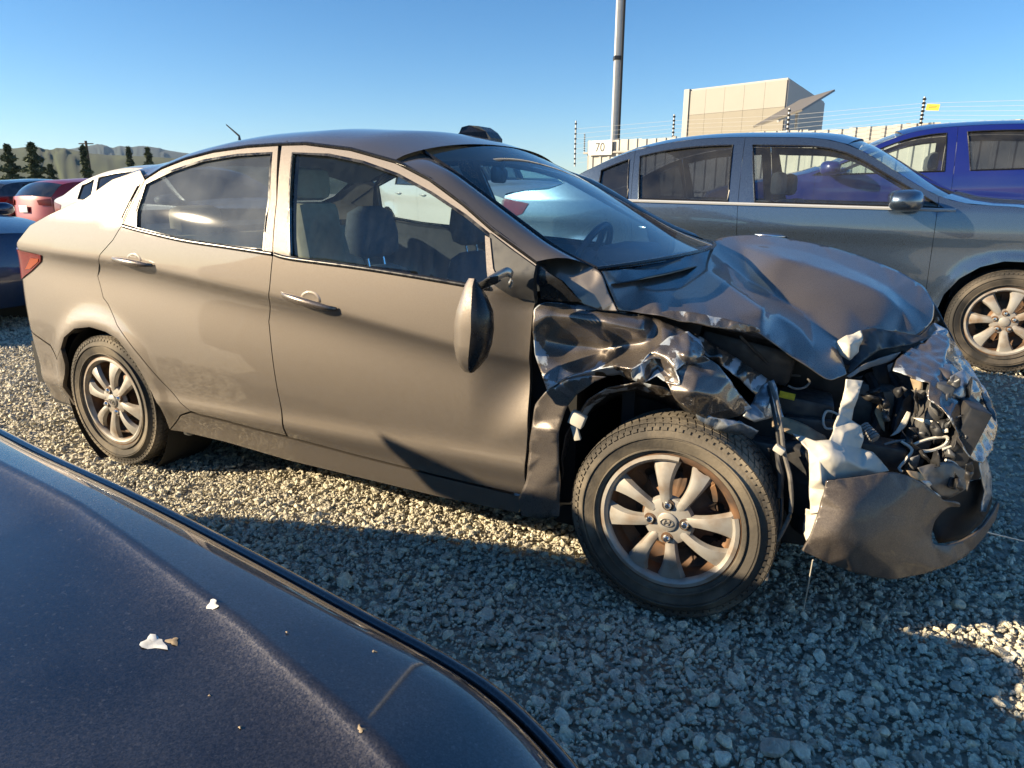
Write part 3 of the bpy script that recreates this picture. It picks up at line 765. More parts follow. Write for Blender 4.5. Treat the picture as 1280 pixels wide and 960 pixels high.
# handles: a scooped cup in the skin with a tapered bar over it
def handle(parent, x0, z0, x1, z1):
    """bar from rear end (x0,z0) to front end (x1,z1)"""
    ln = math.hypot(x1-x0, z1-z0); rows = []
    for k in range(13):
        t = k/12; x = x0+(x1-x0)*t; z = z0+(z1-z0)*t
        y = I0(x, z)-.006-.026*math.sin(math.pi*min(1, max(0, t)))**.55
        h = .013*(math.sin(math.pi*min(.97, t*.94+.05)))**.6+.003; w = .010*math.sin(math.pi*min(.98, t*.95+.03))**.5+.002
        rows.append([(x, y-w*math.cos(a), z+h*math.sin(a)) for a in [i*math.pi/5 for i in range(10)]])
    b = loft('handle', rows, 'handle_paint', parent, closed=True, cap=True)
    V = []; F = []
    K, J = 7, 22
    cx, cz = x0+(x1-x0)*.52, z0+(z1-z0)*.5
    for k in range(K):
        q = k/(K-1)
        for j in range(J):
            a = 2*math.pi*j/J; x = cx+.052*q*math.cos(a); z = cz+.004+.034*q*math.sin(a)
            V.append((x, I0(x, z)-.0022+(.0 if q == 1 else -.001)+.006*(q > .98), z))
    # dished cup, read as a shallow hollow with a raised rim
    for k in range(K):
        q = k/(K-1)
        for j in range(J):
            i = k*J+j; v = list(V[i]); v[1] += -.0015*math.exp(-((q-.9)/.12)**2)+.0012*(1-q*q); V[i] = tuple(v)
    for k in range(K-1):
        for j in range(J): F.append((k*J+j, k*J+(j+1) % J, (k+1)*J+(j+1) % J, (k+1)*J+j))
    obj('handle_cup', V, F, 'taupe_paint', parent)
p0, p1 = onS(137, 323, lambda x, z: I0(x, z)-.02), onS(186, 332, lambda x, z: I0(x, z)-.02); handle(rdoor, p0[0], p0[2], p1[0], p1[2])
p0, p1 = onS(348, 367, lambda x, z: I0(x, z)-.02), onS(417, 387, lambda x, z: I0(x, z)-.02); handle(fdoor, p0[0], p0[2], p1[0], p1[2])

# ---- quarter panel, rear bumper side, sill
ARCH = [(212, 537), (200, 509), (186, 484), (169, 453), (146, 423.5), (132, 415), (112, 409), (93, 411), (80, 422), (76, 436)]
QTOP = [(124, 248), (157, 224.5), (176, 211)]
xz = lambda x, z: ('x', x, z)
qr = hp([(181, 225)] + list(reversed(RD_REAR))[1:] + [(225, 519)] + ARCH)
# continue behind the wheel and round the tail, directly in metres
pa = qr[-1]
qtail = [pa, (-2.925, .47), (-2.98, .53), (-3.25, .60), (-3.53, .64)]
deck = [(-3.53, .945), (-3.30, .965), (-3.18, .99), (-3.10, 1.03), (-3.0, 1.085), (-2.88, 1.12)]
rail = [hp([q])[0] for q in [(124, 249), (157, 226), (181, 209)]]
quarter2 = qr[:-1]+qtail+deck+[(-2.76, 1.154), (-2.57, 1.208), (-2.42, 1.286), (qr[0][0]-.045, qr[0][1]+.040)]
bump2 = [pa, (pa[0]-.012, pa[1]-.08), (-2.925, .33), (-2.90, .235), (-3.05, .222), (-3.30, .24), (-3.50, .27), (-3.53, .635), (-3.25, .595), (-2.985, .525), (-2.93, .465)]
qwin = hp([(125, 260), (176, 229), (153.5, 277), (138, 271.5)])
for f, sgn, far in ((side, 1, False), (mside, -1, True)):
    qp = panel('quarter_panel', gap(quarter2, .0015), 'taupe_paint', hero, f, step=.03 if not far else .08, flange=.02, inward=(0, sgn, 0), flip=far, extra=() if far else CREASE)
    panel('quarter_trim', gap(qwin, .013), 'taupe_paint', qp, offs(f, -.006*sgn), step=.03, flange=.008, inward=(0, sgn, 0), flip=far)
    panel('quarter_seal', gap(qwin, .004), 'trim_black', qp, offs(f, -.0025*sgn), step=.05, flange=.008, inward=(0, sgn, 0), flip=far)
    panel('rear_bumper_side', gap(bump2, .0015), 'taupe_paint', hero, f, step=.03 if not far else .08, flange=.02, inward=(0, sgn, 0), flip=far)
sill = hp([(238, 516), (250, 520), (281, 527.5), (320, 538), (358, 547.5), (450, 572), (550, 597), (640, 618.5), (654, 621.5), (648, 641), (550, 621), (450, 597), (360, 575), (281, 552), (213, 537.5), (226, 520)])
for f, sgn, far in ((side, 1, False), (mside, -1, True)):
    panel('sill', sill, 'taupe_paint', hero, f, step=.03 if not far else .09, flange=.09, inward=(0, sgn, -.1*sgn if False else 0), flip=far)
# dark inner shell seen through the shut lines, wheel arches and under the sill
sh_out = [(x, z) for x, z in [(-3.45, .30), (-2.90, .30), (-2.92, .46), (-2.83, .60), (-2.68, .67), (-2.5, .68), (-2.36, .62), (-2.25, .50), (-2.2, .25), (-.52, .25), (-.47, .60), (-.47, .93), (-.66, .965), (-2.3, 1.08), (-3.0, 1.05), (-3.42, .98)]]
for f, sgn, far in ((side, 1, False), (mside, -1, True)):
    panel('inner_shell', sh_out, 'under_black', hero, offs(f, .034*sgn), step=.10, flange=0, flip=far)
# frame strip behind the door tops (dark jamb / black roof moulding)
jt = hp(RD_TOP+FD_TOP)
jt_up = [(x, z+.012) for x, z in jt]
for f, sgn in ((side, 1), (mside, -1)):
    mb = MB(); mb.tube([np.array(f(x, z+.005))+np.array([0, .004*sgn, 0]) for x, z in jt], .0065, 6)
    mb.build('roof_moulding', 'trim_black', hero)
    # B-pillar post behind the shut line
    bp = hp(B_GAP[:4]); mb = MB()
    mb.tube([np.array(f(x, z))+np.array([0, .045*sgn, 0]) for x, z in bp], .036, 6); mb.build('pillar_post', 'trim_black', hero)
# belt moulding under the glass
bl = hp([(153, 282), (172, 287.5), (225, 300), (281, 308.5), (340, 317.5)])
bl2 = hp([(343, 318), (364, 323.5), (452, 335), (537, 348.5), (593, 358), (612, 360)])
for pth, d in ((bl, rdoor), (bl2, fdoor)):
    rows = [[np.array(side(x, z+dz))+np.array([0, -o, 0]) for dz, o in ((-.008, .0), (-.006, .004), (.0, .0055), (.006, .004), (.008, 0))] for x, z in spline(pth, 4)]
    loft('belt_moulding', rows, 'trim_black', d)

# ---- roof, pillars, glass: rows across the car from the right-hand edge to the mirrored left-hand edge
edge = hp(list(RD_TOP)+FD_TOP)              # top of the doors, rear to front
rear_edge = [(qr[0][0]-.045, qr[0][1]+.040)]
ex = [p[0] for p in edge]; ez = [p[1] for p in edge]
WSE = [onY(526, 188.5, .315), onY(560, 211, .285), onY(594, 236, .255), onY(654, 281, .205), onY(698, 313, .170), onY(742, 335, .135)]     # windscreen edge
xh = WSE[0][0]
def across(P, crown, bow, n=17, pw=2.0):
    """points from P=(x,y,z) to its mirror image, crowned by `crown` and bowed forward by `bow`"""
    out = []
    for j in range(n):
        v = -1+2*j/(n-1); k = 1-abs(v)**pw
        out.append((P[0]+bow*(1-v*v), HC+(P[1]-HC)*-v*-1 if False else HC+v*(HC-P[1]), P[2]+crown*k))
    return out
# rail: from the door top edge, over the shoulder, then the roof skin
rows = []
rxs = list(np.linspace(-2.36, xh, 26))
def edge_at(x):
    z = np.interp(x, ex, ez)
    if x < ex[0]: z = np.interp(x, [-2.88, -2.76, -2.57, -2.42, ex[0]], [1.12, 1.154, 1.208, 1.286, ez[0]+.0])
    return z
for x in rxs:
    z = edge_at(x)+.010; y = I0(x, z); bow = .05*smooth(-1.5, xh, x)-.05*smooth(-2.0, -2.36, x)
    t = (x-rxs[0])/(rxs[-1]-rxs[0])
    top = np.interp(x, [-2.36, -2.1, -1.8, -1.5, -1.2, xh], [1.395, 1.462, 1.496, 1.500, 1.480, 1.425])   # centre line height
    row = []
    for j in range(31):
        v = -1+2*j/30; av = abs(v)
        k = (1-av**2.3)**.80 if av < 1 else 0
        row.append((x+bow*(1-v*v), HC+v*(HC-y), z+(top-z)*k))
    rows.append(row)
ROOF_ROWS = rows
roof = loft('roof', rows, 'taupe_paint', hero)
loft('headliner', [[(p[0], HC+(p[1]-HC)*.97, p[2]-.035) for p in r[1:-1]] for r in rows[:-2]], 'headliner', roof)
# A-pillars
pil = []
for sgn in (1, -1):
    rows = []
    A = [p for p in spline([side(*q) for q in [e for e in edge if e[0] > xh-.02][0:]], 4)]
    n = 24
    Aarr = np.array(A); 
    inn = np.array(spline([tuple(p) for p in WSE], 6))
    def samp(arr, t):
        i = t*(len(arr)-1); a = int(min(i, len(arr)-2)); return arr[a]+(arr[a+1]-arr[a])*(i-a)
    for k in range(n):
        t = k/(n-1); a = samp(Aarr, t); b = samp(inn, t); row = []
        a = a+np.array([0, 0, .008])
        nrm = np.cross(samp(inn, 1)-samp(inn, 0), b-a); nrm = nrm/np.linalg.norm(nrm); nrm = nrm if nrm[1] < 0 else -nrm
        for j in range(7):
            s_ = j/6; p = a+(b-a)*s_+nrm*(.020*smooth(0, .3, t)+.003)*math.sin(math.pi*s_)-np.array([0, 0, .008])*(1-smooth(0, .12, t))
            if sgn < 0: p = np.array([p[0], 2*HC-p[1], p[2]])
            row.append(tuple(p))
        rows.append(row)
    loft('a_pillar', rows, 'taupe_paint', hero)
    loft('a_pillar_trim', [[(r[0][0]-.03, r[0][1]+.05*sgn, r[0][2]-.015), (r[-1][0]-.05, r[-1][1]+.03*sgn, r[-1][2]-.02)] for r in rows], 'interior_grey', hero)
inn = spline([tuple(p) for p in WSE], 5)
WS_BOW = [.055+.115*(k/(len(inn)-1)) for k in range(len(inn))]
wrow = [across((p[0]+.004, p[1]-.0, p[2]-.004), .028*(1-k/(len(inn)-1))+.014, WS_BOW[k], 21) for k, p in enumerate(inn)]
ws = loft('windscreen', wrow, 'windshield_glass', hero)
# black frit band round the screen
def row_sub(r, a, b): return [r[i] for i in range(a, b)]
mb = MB()
mb.tube([np.array(r[0])+np.array([.002, .004, .003]) for r in wrow], .008, 6); mb.tube([np.array(r[-1])+np.array([.002, -.004, .003]) for r in wrow], .008, 6)
mb.tube([np.array(p)+np.array([.004, 0, .002]) for p in wrow[-1]], .007, 6)
mb.build('windscreen_seal', 'trim_black', ws)
# rear screen, boot lid, tail (turned away from the camera)
Rr = ROOF_ROWS[0]
def edge_row(x, z, bow, crown): return across((x, I0(x, z), z), crown, bow, 31, 2.6)
rw = [Rr, edge_row(-2.57, 1.208, -.10, .085), edge_row(-2.76, 1.154, -.12, .05), edge_row(-2.88, 1.12, -.13, .02)]
loft('rear_screen', rw, 'glass_dirty', hero)
rw = [edge_row(-2.88, 1.12, -.13, .02), edge_row(-3.0, 1.085, -.12, .03), edge_row(-3.10, 1.03, -.12, .06), edge_row(-3.3, .965, -.12, .09), edge_row(-3.53, .945, -.03, .08), edge_row(-3.54, .88, -.05, .0), edge_row(-3.53, .64, -.11, 0)]
loft('boot_lid', rw, 'taupe_paint', hero)
rw = [edge_row(-3.53, .638, -.12, 0), edge_row(-3.55, .5, -.13, 0), edge_row(-3.50, .27, -.11, 0)]
loft('rear_bumper', rw, 'taupe_paint', hero)
# tail lamp wrapping the corner
def tl(x, z): return (x, I0(x, z)-.006, z)
lamp = panel('tail_lamp', [(-3.53, .965), (-3.25, .975), (-2.925, .955), (-2.945, .925), (-3.05, .875), (-3.15, .835), (-3.30, .81), (-3.53, .80)], 'red_lens', hero, tl, step=.03, flange=.014)
panel('indicator_lens', [(-3.03, .935), (-2.95, .938), (-2.965, .922), (-3.05, .885), (-3.10, .880)], 'orange_lens', lamp, lambda x, z: (x, I0(x, z)-.0085, z), step=.03, flange=.004)
panel('tail_lamp', [(-3.53, .965), (-3.25, .975), (-2.925, .955), (-2.945, .925), (-3.05, .875), (-3.15, .835), (-3.30, .81), (-3.53, .80)], 'red_lens', hero, lambda x, z: (x, 2*HC-I0(x, z)+.006, z), step=.06, flange=.014, inward=(0, -1, 0), flip=True)
# aerial on the roof
a0 = onY(299, 170, .85); a1 = onY(283, 156, .85)
MB().tube([a0+np.array([0, 0, -.02]), a0, a1], [.008, .005, .003], 8).build('aerial', 'trim_black', hero)

# ---- floor, wheel housings
mb = MB(); mb.box((-1.5, HC, .23), (3.3, 1.50, .05)); mb.box((-3.1, HC, .36), (.7, 1.3, .22)); mb.box((-.35, HC, .55), (.06, 1.45, .75))
mb.box((-2.75, HC, .62), (.06, 1.35, .8)); mb.build('floor_pan', 'under_black', hero, smooth_=False)
mb = MB(); mb.box((-2.15, .10, .235), (.05, .03, .08), bev=.01); mb.box((-2.1, .16, .22), (.12, .04, .03)); mb.build('jacking_bracket', 'engine_grey', hero)
for y0, sg in ((.02, 1), (1.68, -1)):
    for xc in (-2.57, 0.0):
        if xc == 0 and sg == 1: continue
        mb = MB(); mb.lathe([(.36, 0), (.36, .28), (0, .29)], (xc, y0+.03*sg, .30), (0, sg, 0), 28); mb.build('wheel_housing', 'under_black', hero)
# ---- wheels
make_wheel(hero, (-2.57, .03+.095, .308), spin=math.radians(20))
make_wheel(hero, (.0146, .0185+.095, .308), steer=0.0, camber=math.radians(-1.5), broken=True)
make_wheel(hero, (-2.57, 1.57, .308), side=1); make_wheel(hero, (0.0, 1.57, .308), side=1)

# ---- interior
def seat(x, y, name='front_seat'):
    s = bpy.data.objects.new(name, None); COL.objects.link(s); s.parent = hero; s.matrix_parent_inverse = wpos(hero).inverted(); s.location = (x, y, .25)
    def lump(nm, secs, m):
        rows = []
        for (cx, cz, dx, w, ang) in secs:     # section centre, half depth, half width, lean
            row = []
            for i in range(16):
                a = 2*math.pi*i/16; ca, sa = math.cos(a), math.sin(a)
                u = math.copysign(abs(ca)**.55, ca)*dx; v = math.copysign(abs(sa)**.5, sa)*w
                row.append((cx+u*math.cos(ang), v, cz+u*math.sin(ang)))
            rows.append(row)
        return loft(nm, rows, m, s, closed=True, cap=True, world=False)
    lump('cushion', [(.30, .10, .02, .20, 1.57), (.26, .13, .07, .25, 1.57), (0, .12, .09, .26, 1.57), (-.22, .10, .09, .24, 1.57), (-.27, .10, .04, .22, 1.57)], 'seat_dark')
    lump('backrest', [(-.20, .12, .05, .22, 0), (-.22, .20, .075, .255, 0), (-.28, .42, .075, .265, 0), (-.345, .60, .065, .235, 0), (-.37, .675, .045, .17, 0), (-.378, .70, .015, .10, 0)], 'seat_dark')
    lump('back_shell', [(-.285, .16, .02, .20, 0), (-.32, .30, .035, .235, 0), (-.375, .56, .035, .225, 0), (-.41, .66, .02, .14, 0)], 'seat_beige')
    lump('headrest', [(-.375, .735, .02, .08, 0), (-.38, .755, .05, .125, 0), (-.39, .83, .055, .135, 0), (-.395, .91, .045, .115, 0), (-.397, .935, .015, .06, 0)], 'seat_dark')
    mb = MB()
    for q in (-.05, .05): MB().tube([(-.37, q, .68), (-.385, q, .76)], .006, 6).build('headrest_post', 'chrome', s, world=False)
    return s
seat(-.98, .47); seat(-.98, 1.24)
# rear bench
mb = MB(); mb.box((-1.98, HC, .46), (.50, 1.25, .16), bev=.05); mb.box((-2.27, HC, .78), (.14, 1.25, .55), Matrix.Rotation(math.radians(-16), 3, 'Y'), bev=.05)
mb.build('rear_bench', 'seat_beige', hero)
for y in (.45, 1.25):
    MB().box((-2.38, y, 1.10), (.10, .25, .15), bev=.04).build('rear_headrest', 'seat_beige', hero)
MB().box((-2.62, HC, 1.06), (.50, 1.2, .03)).build('parcel_shelf', 'interior_grey', hero)
# light child-seat style beige pillow shapes seen behind the front seat
MB().box((-1.62, .44, 1.02), (.08, .24, .36), Matrix.Rotation(-.15, 3, 'Y'), bev=.035).build('seat_back_cover', 'seat_beige', hero)
MB().box((-1.66, .44, 1.27), (.08, .20, .13), bev=.035).build('seat_back_pad', 'seat_beige', hero)
# dashboard, wheel
rows = []
for (x, z) in [(-.50, .55), (-.58, .70), (-.60, .86), (-.52, .93), (-.38, .965), (-.22, .98)]:
    rows.append([(x+.10*(1-((y-HC)/.7)**2), y, z+.02*math.exp(-((y-1.22)/.2)**2)) for y in np.linspace(.16, 1.54, 17)])
loft('dashboard', rows, 'interior_grey', hero)
sw = MB(); c = Vector((-.72, 1.22, .93)); ax = Vector((-.90, 0, .42)).normalized(); t_ = Vector((0, 1, 0)); b_ = ax.cross(t_)
sw.tube([c+(t_*math.cos(a)+b_*math.sin(a))*.185 for a in [2*math.pi*i/32 for i in range(33)]], .016, 8, False)
for a in (0.2, math.pi-.2, -math.pi/2): sw.tube([c-ax*.02, c+(t_*math.cos(a)+b_*math.sin(a))*.18], .016, 6)
sw.lathe([(0, .02), (.06, .01), (.07, -.03)], c, ax, 16); sw.tube([c-ax*.02, c-ax*.2], .035, 8)
sw.build('steering_wheel', 'black_plastic', hero)
MB().box((-.52, 1.22, .985), (.20, .36, .07), bev=.03).build('instrument_hood', 'interior_grey', hero)
# inside mirror and its stalk, hanging from the screen
ip = onY(655, 228, .85)
MB().box((-.99, .85, 1.31), (.03, .22, .065), Matrix.Rotation(.3, 3, 'Z'), bev=.014).tube([(-.98, .85, 1.33), (-.955, .85, 1.385)], .01, 6).build('inside_mirror', 'black_plastic', hero)
# wipers resting on the cowl
mb = MB()
for k in (0,):
    mb.tube([onY(772, 335, .33), onY(800, 331, .46), onY(832, 326.5, .66)], [.006, .007, .004], 6)
mb.build('wiper', 'trim_black', hero)
cow = [across((-.37, .16, .985), .0, .165, 15), across((-.33, .16, .965), .0, .165, 15), across((-.30, .16, .93), .0, .165, 15), across((-.28, .18, .85), .0, .15, 15)]
loft('cowl', cow, 'black_plastic', hero)

# black flap of torn weather strip standing up from the far side of the roof
fl = [onY(a, b, Y) for a, b, Y in ((566, 171, 1.1), (574, 166, 1.12), (577, 159, 1.15), (586, 156.5, 1.2), (598, 157.5, 1.2), (607, 164, 1.2), (613, 172, 1.2), (613, 180, 1.2), (566, 180, 1.1))]
obj('roof_flap', [tuple(p+np.array([0, q, 0])) for q in (0, .12) for p in fl], [tuple(range(9)), tuple(range(17, 8, -1))]+[(i, (i+1) % 9, 9+(i+1) % 9, 9+i) for i in range(9)], 'trim_black', hero, smooth_=False)

# ------------------------------------------------------------------ crash damage: crumpled sheets traced from the wreck
crng = random.Random(11)
def sheet(name, outline, inner, m, parent, jag=0.0, crease=.45, lvl=2, thick=.0022, crumple=.006, cscale=.09, scr=0.5, hole=None, seed=0, ridges=()):
    """outline / inner points (px, py, y): each pixel ray is cut with the plane at its own distance y across the car"""
    r = random.Random(seed+len(outline))
    O = list(outline)
    if jag > 0:
        O2 = []
        for i in range(len(O)):
            a, b = O[i], O[(i+1) % len(O)]; d = math.hypot(b[0]-a[0], b[1]-a[1]); k = max(1, int(d/9))
            for q in range(k):
                t = q/k; j = jag if q else jag*.3
                O2.append((a[0]+(b[0]-a[0])*t+r.uniform(-j, j), a[1]+(b[1]-a[1])*t+r.uniform(-j, j), a[2]+(b[2]-a[2])*t+r.uniform(-.006, .006)))
        O = O2
    pts = O+list(inner); H = []
    edges = [(i, (i+1) % len(O)) for i in range(len(O))]
    if hole:
        b = len(pts); pts = pts+list(hole); edges += [(b+i, b+(i+1) % len(hole)) for i in range(len(hole))]
    redge = set()
    for ch in ridges:
        idx = []
        for q in ch:
            dd = [(p[0]-q[0])**2+(p[1]-q[1])**2 for p in pts]; idx.append(int(np.argmin(dd)))
        for a, b in zip(idx, idx[1:]):
            if a != b: edges.append((a, b)); redge.add(tuple(sorted((a, b))))
    V, E, F, ov, oe, of = delaunay_2d_cdt([Vector((p[0], p[1])) for p in pts], edges, [], 0, 1e-4)
    W3 = []; srcs = []
    for i, v in enumerate(V):
        src = ov[i][0] if ov[i] else None
        srcs.append(src)
        if src is not None: Y = pts[src][2]
        else:
            ws_ = [(1/((p[0]-v.x)**2+(p[1]-v.y)**2+.5)**2, p[2]) for p in pts]; Y = sum(a*b for a, b in ws_)/sum(a for a, b in ws_)
        W3.append(onY(v.x, v.y, Y))
    T = []
    for f in F:
        cx = sum(V[i].x for i in f)/3; cyy = sum(V[i].y for i in f)/3
        if inside(O, cx, cyy) and not (hole and inside(hole, cx, cyy)): T.append(tuple(f)[::-1])
    used = sorted({i for t in T for i in t}); mp = {q: i for i, q in enumerate(used)}
    W3 = [W3[q] for q in used]; T = [tuple(mp[i] for i in t) for t in T]
    nin = {i for i in range(len(O))}
    sc = [(.55 if q < len(O) else .0)+scr*r.uniform(-.6, .9)-.25 for q in used]
    o = obj(name, W3, T, m, parent, attrs={'scrape': sc})
    me = o.data
    ca = me.attributes.new('crease_edge', 'FLOAT', 'EDGE')
    cnt = {}
    for t in T:
        for i in range(3):
            k = tuple(sorted((t[i], t[(i+1) % 3]))); cnt[k] = cnt.get(k, 0)+1
    vals = []
    for e in me.edges:
        k = tuple(sorted(e.vertices)); rk = tuple(sorted((srcs[used[k[0]]] if srcs[used[k[0]]] is not None else -1, srcs[used[k[1]]] if srcs[used[k[1]]] is not None else -1)))
        vals.append(.75 if cnt.get(k, 0) == 1 else .92 if rk in redge else min(1, max(0, crease+r.uniform(-.35, .35))))
    ca.data.foreach_set('value', vals)
    md = o.modifiers.new('sub', 'SUBSURF'); md.levels = lvl; md.render_levels = lvl
    if crumple > 0:
        tx = bpy.data.textures.new('crumple', 'CLOUDS'); tx.noise_scale = cscale; tx.noise_depth = 2
        dm = o.modifiers.new('crumple', 'DISPLACE'); dm.texture = tx; dm.strength = crumple*2; dm.mid_level = .5; dm.texture_coords = 'GLOBAL'
    if thick > 0:
        sd = o.modifiers.new('thick', 'SOLIDIFY'); sd.thickness = thick; sd.offset = 0
    return o

# --- right front wing, torn
wing = sheet('front_wing',
    [(666, 386, .040), (678, 378, .07), (711, 380, .11), (750, 385, .14), (786, 390, .16), (825, 400, .17), (856, 413, .17), (868, 420, .15), (868, 444, .09), (845, 452, .05), (815, 447, .02),
     (803, 455, .0), (789, 461, -.012), (770, 457, .0), (750, 461, .008), (714, 470, .012), (684, 487, .018), (674, 460, .028), (669, 444, .032), (666, 414, .036)],
    [(688, 393, .045), (722, 397, .055), (762, 403, .06), (800, 411, .075), (832, 419, .09), (690, 425, .105), (720, 432, .135), (755, 435, .145), (785, 431, .13), (815, 429, .11), (845, 432, .10),
     (700, 458, .05), (735, 453, .07), (765, 447, .065), (790, 446, .06)],
    'torn_paint', hero, jag=.9, crease=.1, lvl=3, crumple=.003, cscale=.14, scr=.1, seed=3)
sheet('wing_arch_lip',
    [(684, 487, .018), (714, 470, .010), (750, 461, .006), (770, 457, -.002), (789, 461, -.014), (803, 456, -.002), (806, 466, .03), (790, 476, .05), (775, 468, .05), (755, 469, .06), (735, 475, .065), (714, 488, .06), (703, 506, .05), (698, 524, .045), (690, 508, .03)],
    [(745, 466, .03), (720, 477, .035), (704, 489, .035)], 'torn_paint', wing, jag=.6, crease=.5, crumple=.003, scr=1.1, seed=4)
sheet('wing_rear_lower',
    [(684, 487, .022), (669, 505, .026), (663, 545, .026), (658, 602, .020), (648, 624, .022), (652, 645, .032), (675, 648, .03), (699, 645, .04), (701, 600, .03), (699, 583, .018), (698, 540, .008), (706, 512, .008), (722, 492, .01), (744, 477, .012), (758, 471, .016), (735, 469, .004), (710, 474, .006)],
    [(680, 525, .03), (678, 570, .028), (676, 610, .015), (690, 500, .02)], 'front_taupe', wing, jag=.4, crease=.25, crumple=.002, scr=-.4, seed=5)
sheet('wheel_arch_liner',
    [(706, 545, .06), (718, 522, .07), (735, 499, .08), (760, 485, .09), (800, 479, .09), (838, 490, .09), (872, 514, .10), (905, 532, .12), (900, 540, .20), (865, 524, .20), (830, 504, .20), (795, 494, .20), (762, 500, .20), (738, 516, .20), (720, 545, .2), (706, 580, .2), (703, 600, .08), (702, 570, .06)],
    [], 'engine_black', wing, jag=.8, crease=.3, crumple=.003, scr=-.5, seed=6)
sheet('liner_edge',
    [(722, 520, .055), (736, 498, .055), (760, 484, .055), (800, 477, .05), (832, 484, .06), (842, 493, .08), (828, 496, .10), (796, 486, .10), (762, 492, .10), (742, 507, .10), (730, 522, .09)],
    [], 'torn_paint', wing, jag=.7, crease=.5, crumple=.003, scr=.2, seed=7)
node = sheet('crumpled_wing_fold',
    [(806, 447, .015), (822, 431, .05), (838, 420, .09), (860, 414, .13), (875, 425, .13), (881, 441, .10), (872, 455, .05), (856, 454, .03), (846, 463, -.005), (850, 480, -.018), (840, 492, -.005), (832, 477, -.01), (821, 470, .02), (806, 479, -.005), (790, 475, .01), (789, 462, -.016), (800, 455, -.008)],
    [(833, 446, .015), (850, 434, .07), (859, 445, .01), (824, 456, .05), (840, 470, .03), (838, 433, .06), (815, 463, .04), (862, 430, .07), (845, 441, .03)], 'torn_paint', wing, jag=1.3, crease=.6, lvl=2, crumple=.010, cscale=.07, scr=1.2, seed=8)
plate = sheet('torn_wing_flap',
    [(855, 453, .03), (880, 444, .06), (898, 457, .07), (917, 483, .10), (940, 510, .15), (924, 520, .12), (900, 524, .09), (881, 523, .05), (860, 512, .02), (845, 499, -.01), (834, 478, -.005)],
    [(872, 468, .015), (892, 495, .02), (866, 490, -.03), (908, 506, .06), (872, 455, .06), (890, 470, .05)], 'torn_paint', wing, jag=.9, crease=.4, lvl=3, crumple=.004, scr=-.1, seed=9)
sheet('torn_metal_scrap', [(868, 512, .04), (893, 522, .06), (925, 527, .09), (948, 538, .12), (940, 549, .13), (925, 541, .11), (905, 543, .10), (893, 534, .07), (872, 525, .04)], [(910, 533, .06)], 'bare_metal', wing, jag=1.6, crease=.8, crumple=.012, cscale=.04, seed=10)
sheet('inner_apron_rail', [(868, 417, .22), (896, 433, .25), (930, 455, .29), (962, 476, .33), (966, 490, .30), (945, 495, .25), (926, 476, .21), (903, 457, .19), (879, 441, .17)], [(900, 445, .17), (930, 466, .21)], 'torn_paint', hero, jag=.8, crease=.6, crumple=.005, scr=.8, seed=11)
sheet('apron_scrap', [(928, 520, .15), (940, 503, .19), (952, 482, .24), (967, 475, .26), (973, 494, .24), (980, 521, .22), (958, 524, .19), (943, 528, .17)], [(958, 502, .19)], 'bare_metal', hero, jag=1.4, crease=.75, crumple=.01, cscale=.05, scr=1, seed=12)
# white plastic clip in the rear of the arch
c = onY(722, 524, .035); c = Vector(c)
MB().box(c, (.048, .026, .042), Matrix.Rotation(.35, 3, 'Y'), bev=.004).box(c+Vector((-.006, .005, -.045)), (.022, .012, .05), Matrix.Rotation(-.3, 3, 'Y'), bev=.003).build('liner_clip', 'white_plastic', wing)
# dark gap behind the door's front edge
sheet('hinge_pillar', [(640, 372, .10), (672, 370, .11), (690, 380, .13), (700, 420, .17), (706, 480, .15), (690, 530, .10), (672, 600, .08), (655, 600, .08), (655, 500, .10), (655, 430, .11)], [], 'under_black', hero, crease=.3, crumple=0, seed=13)

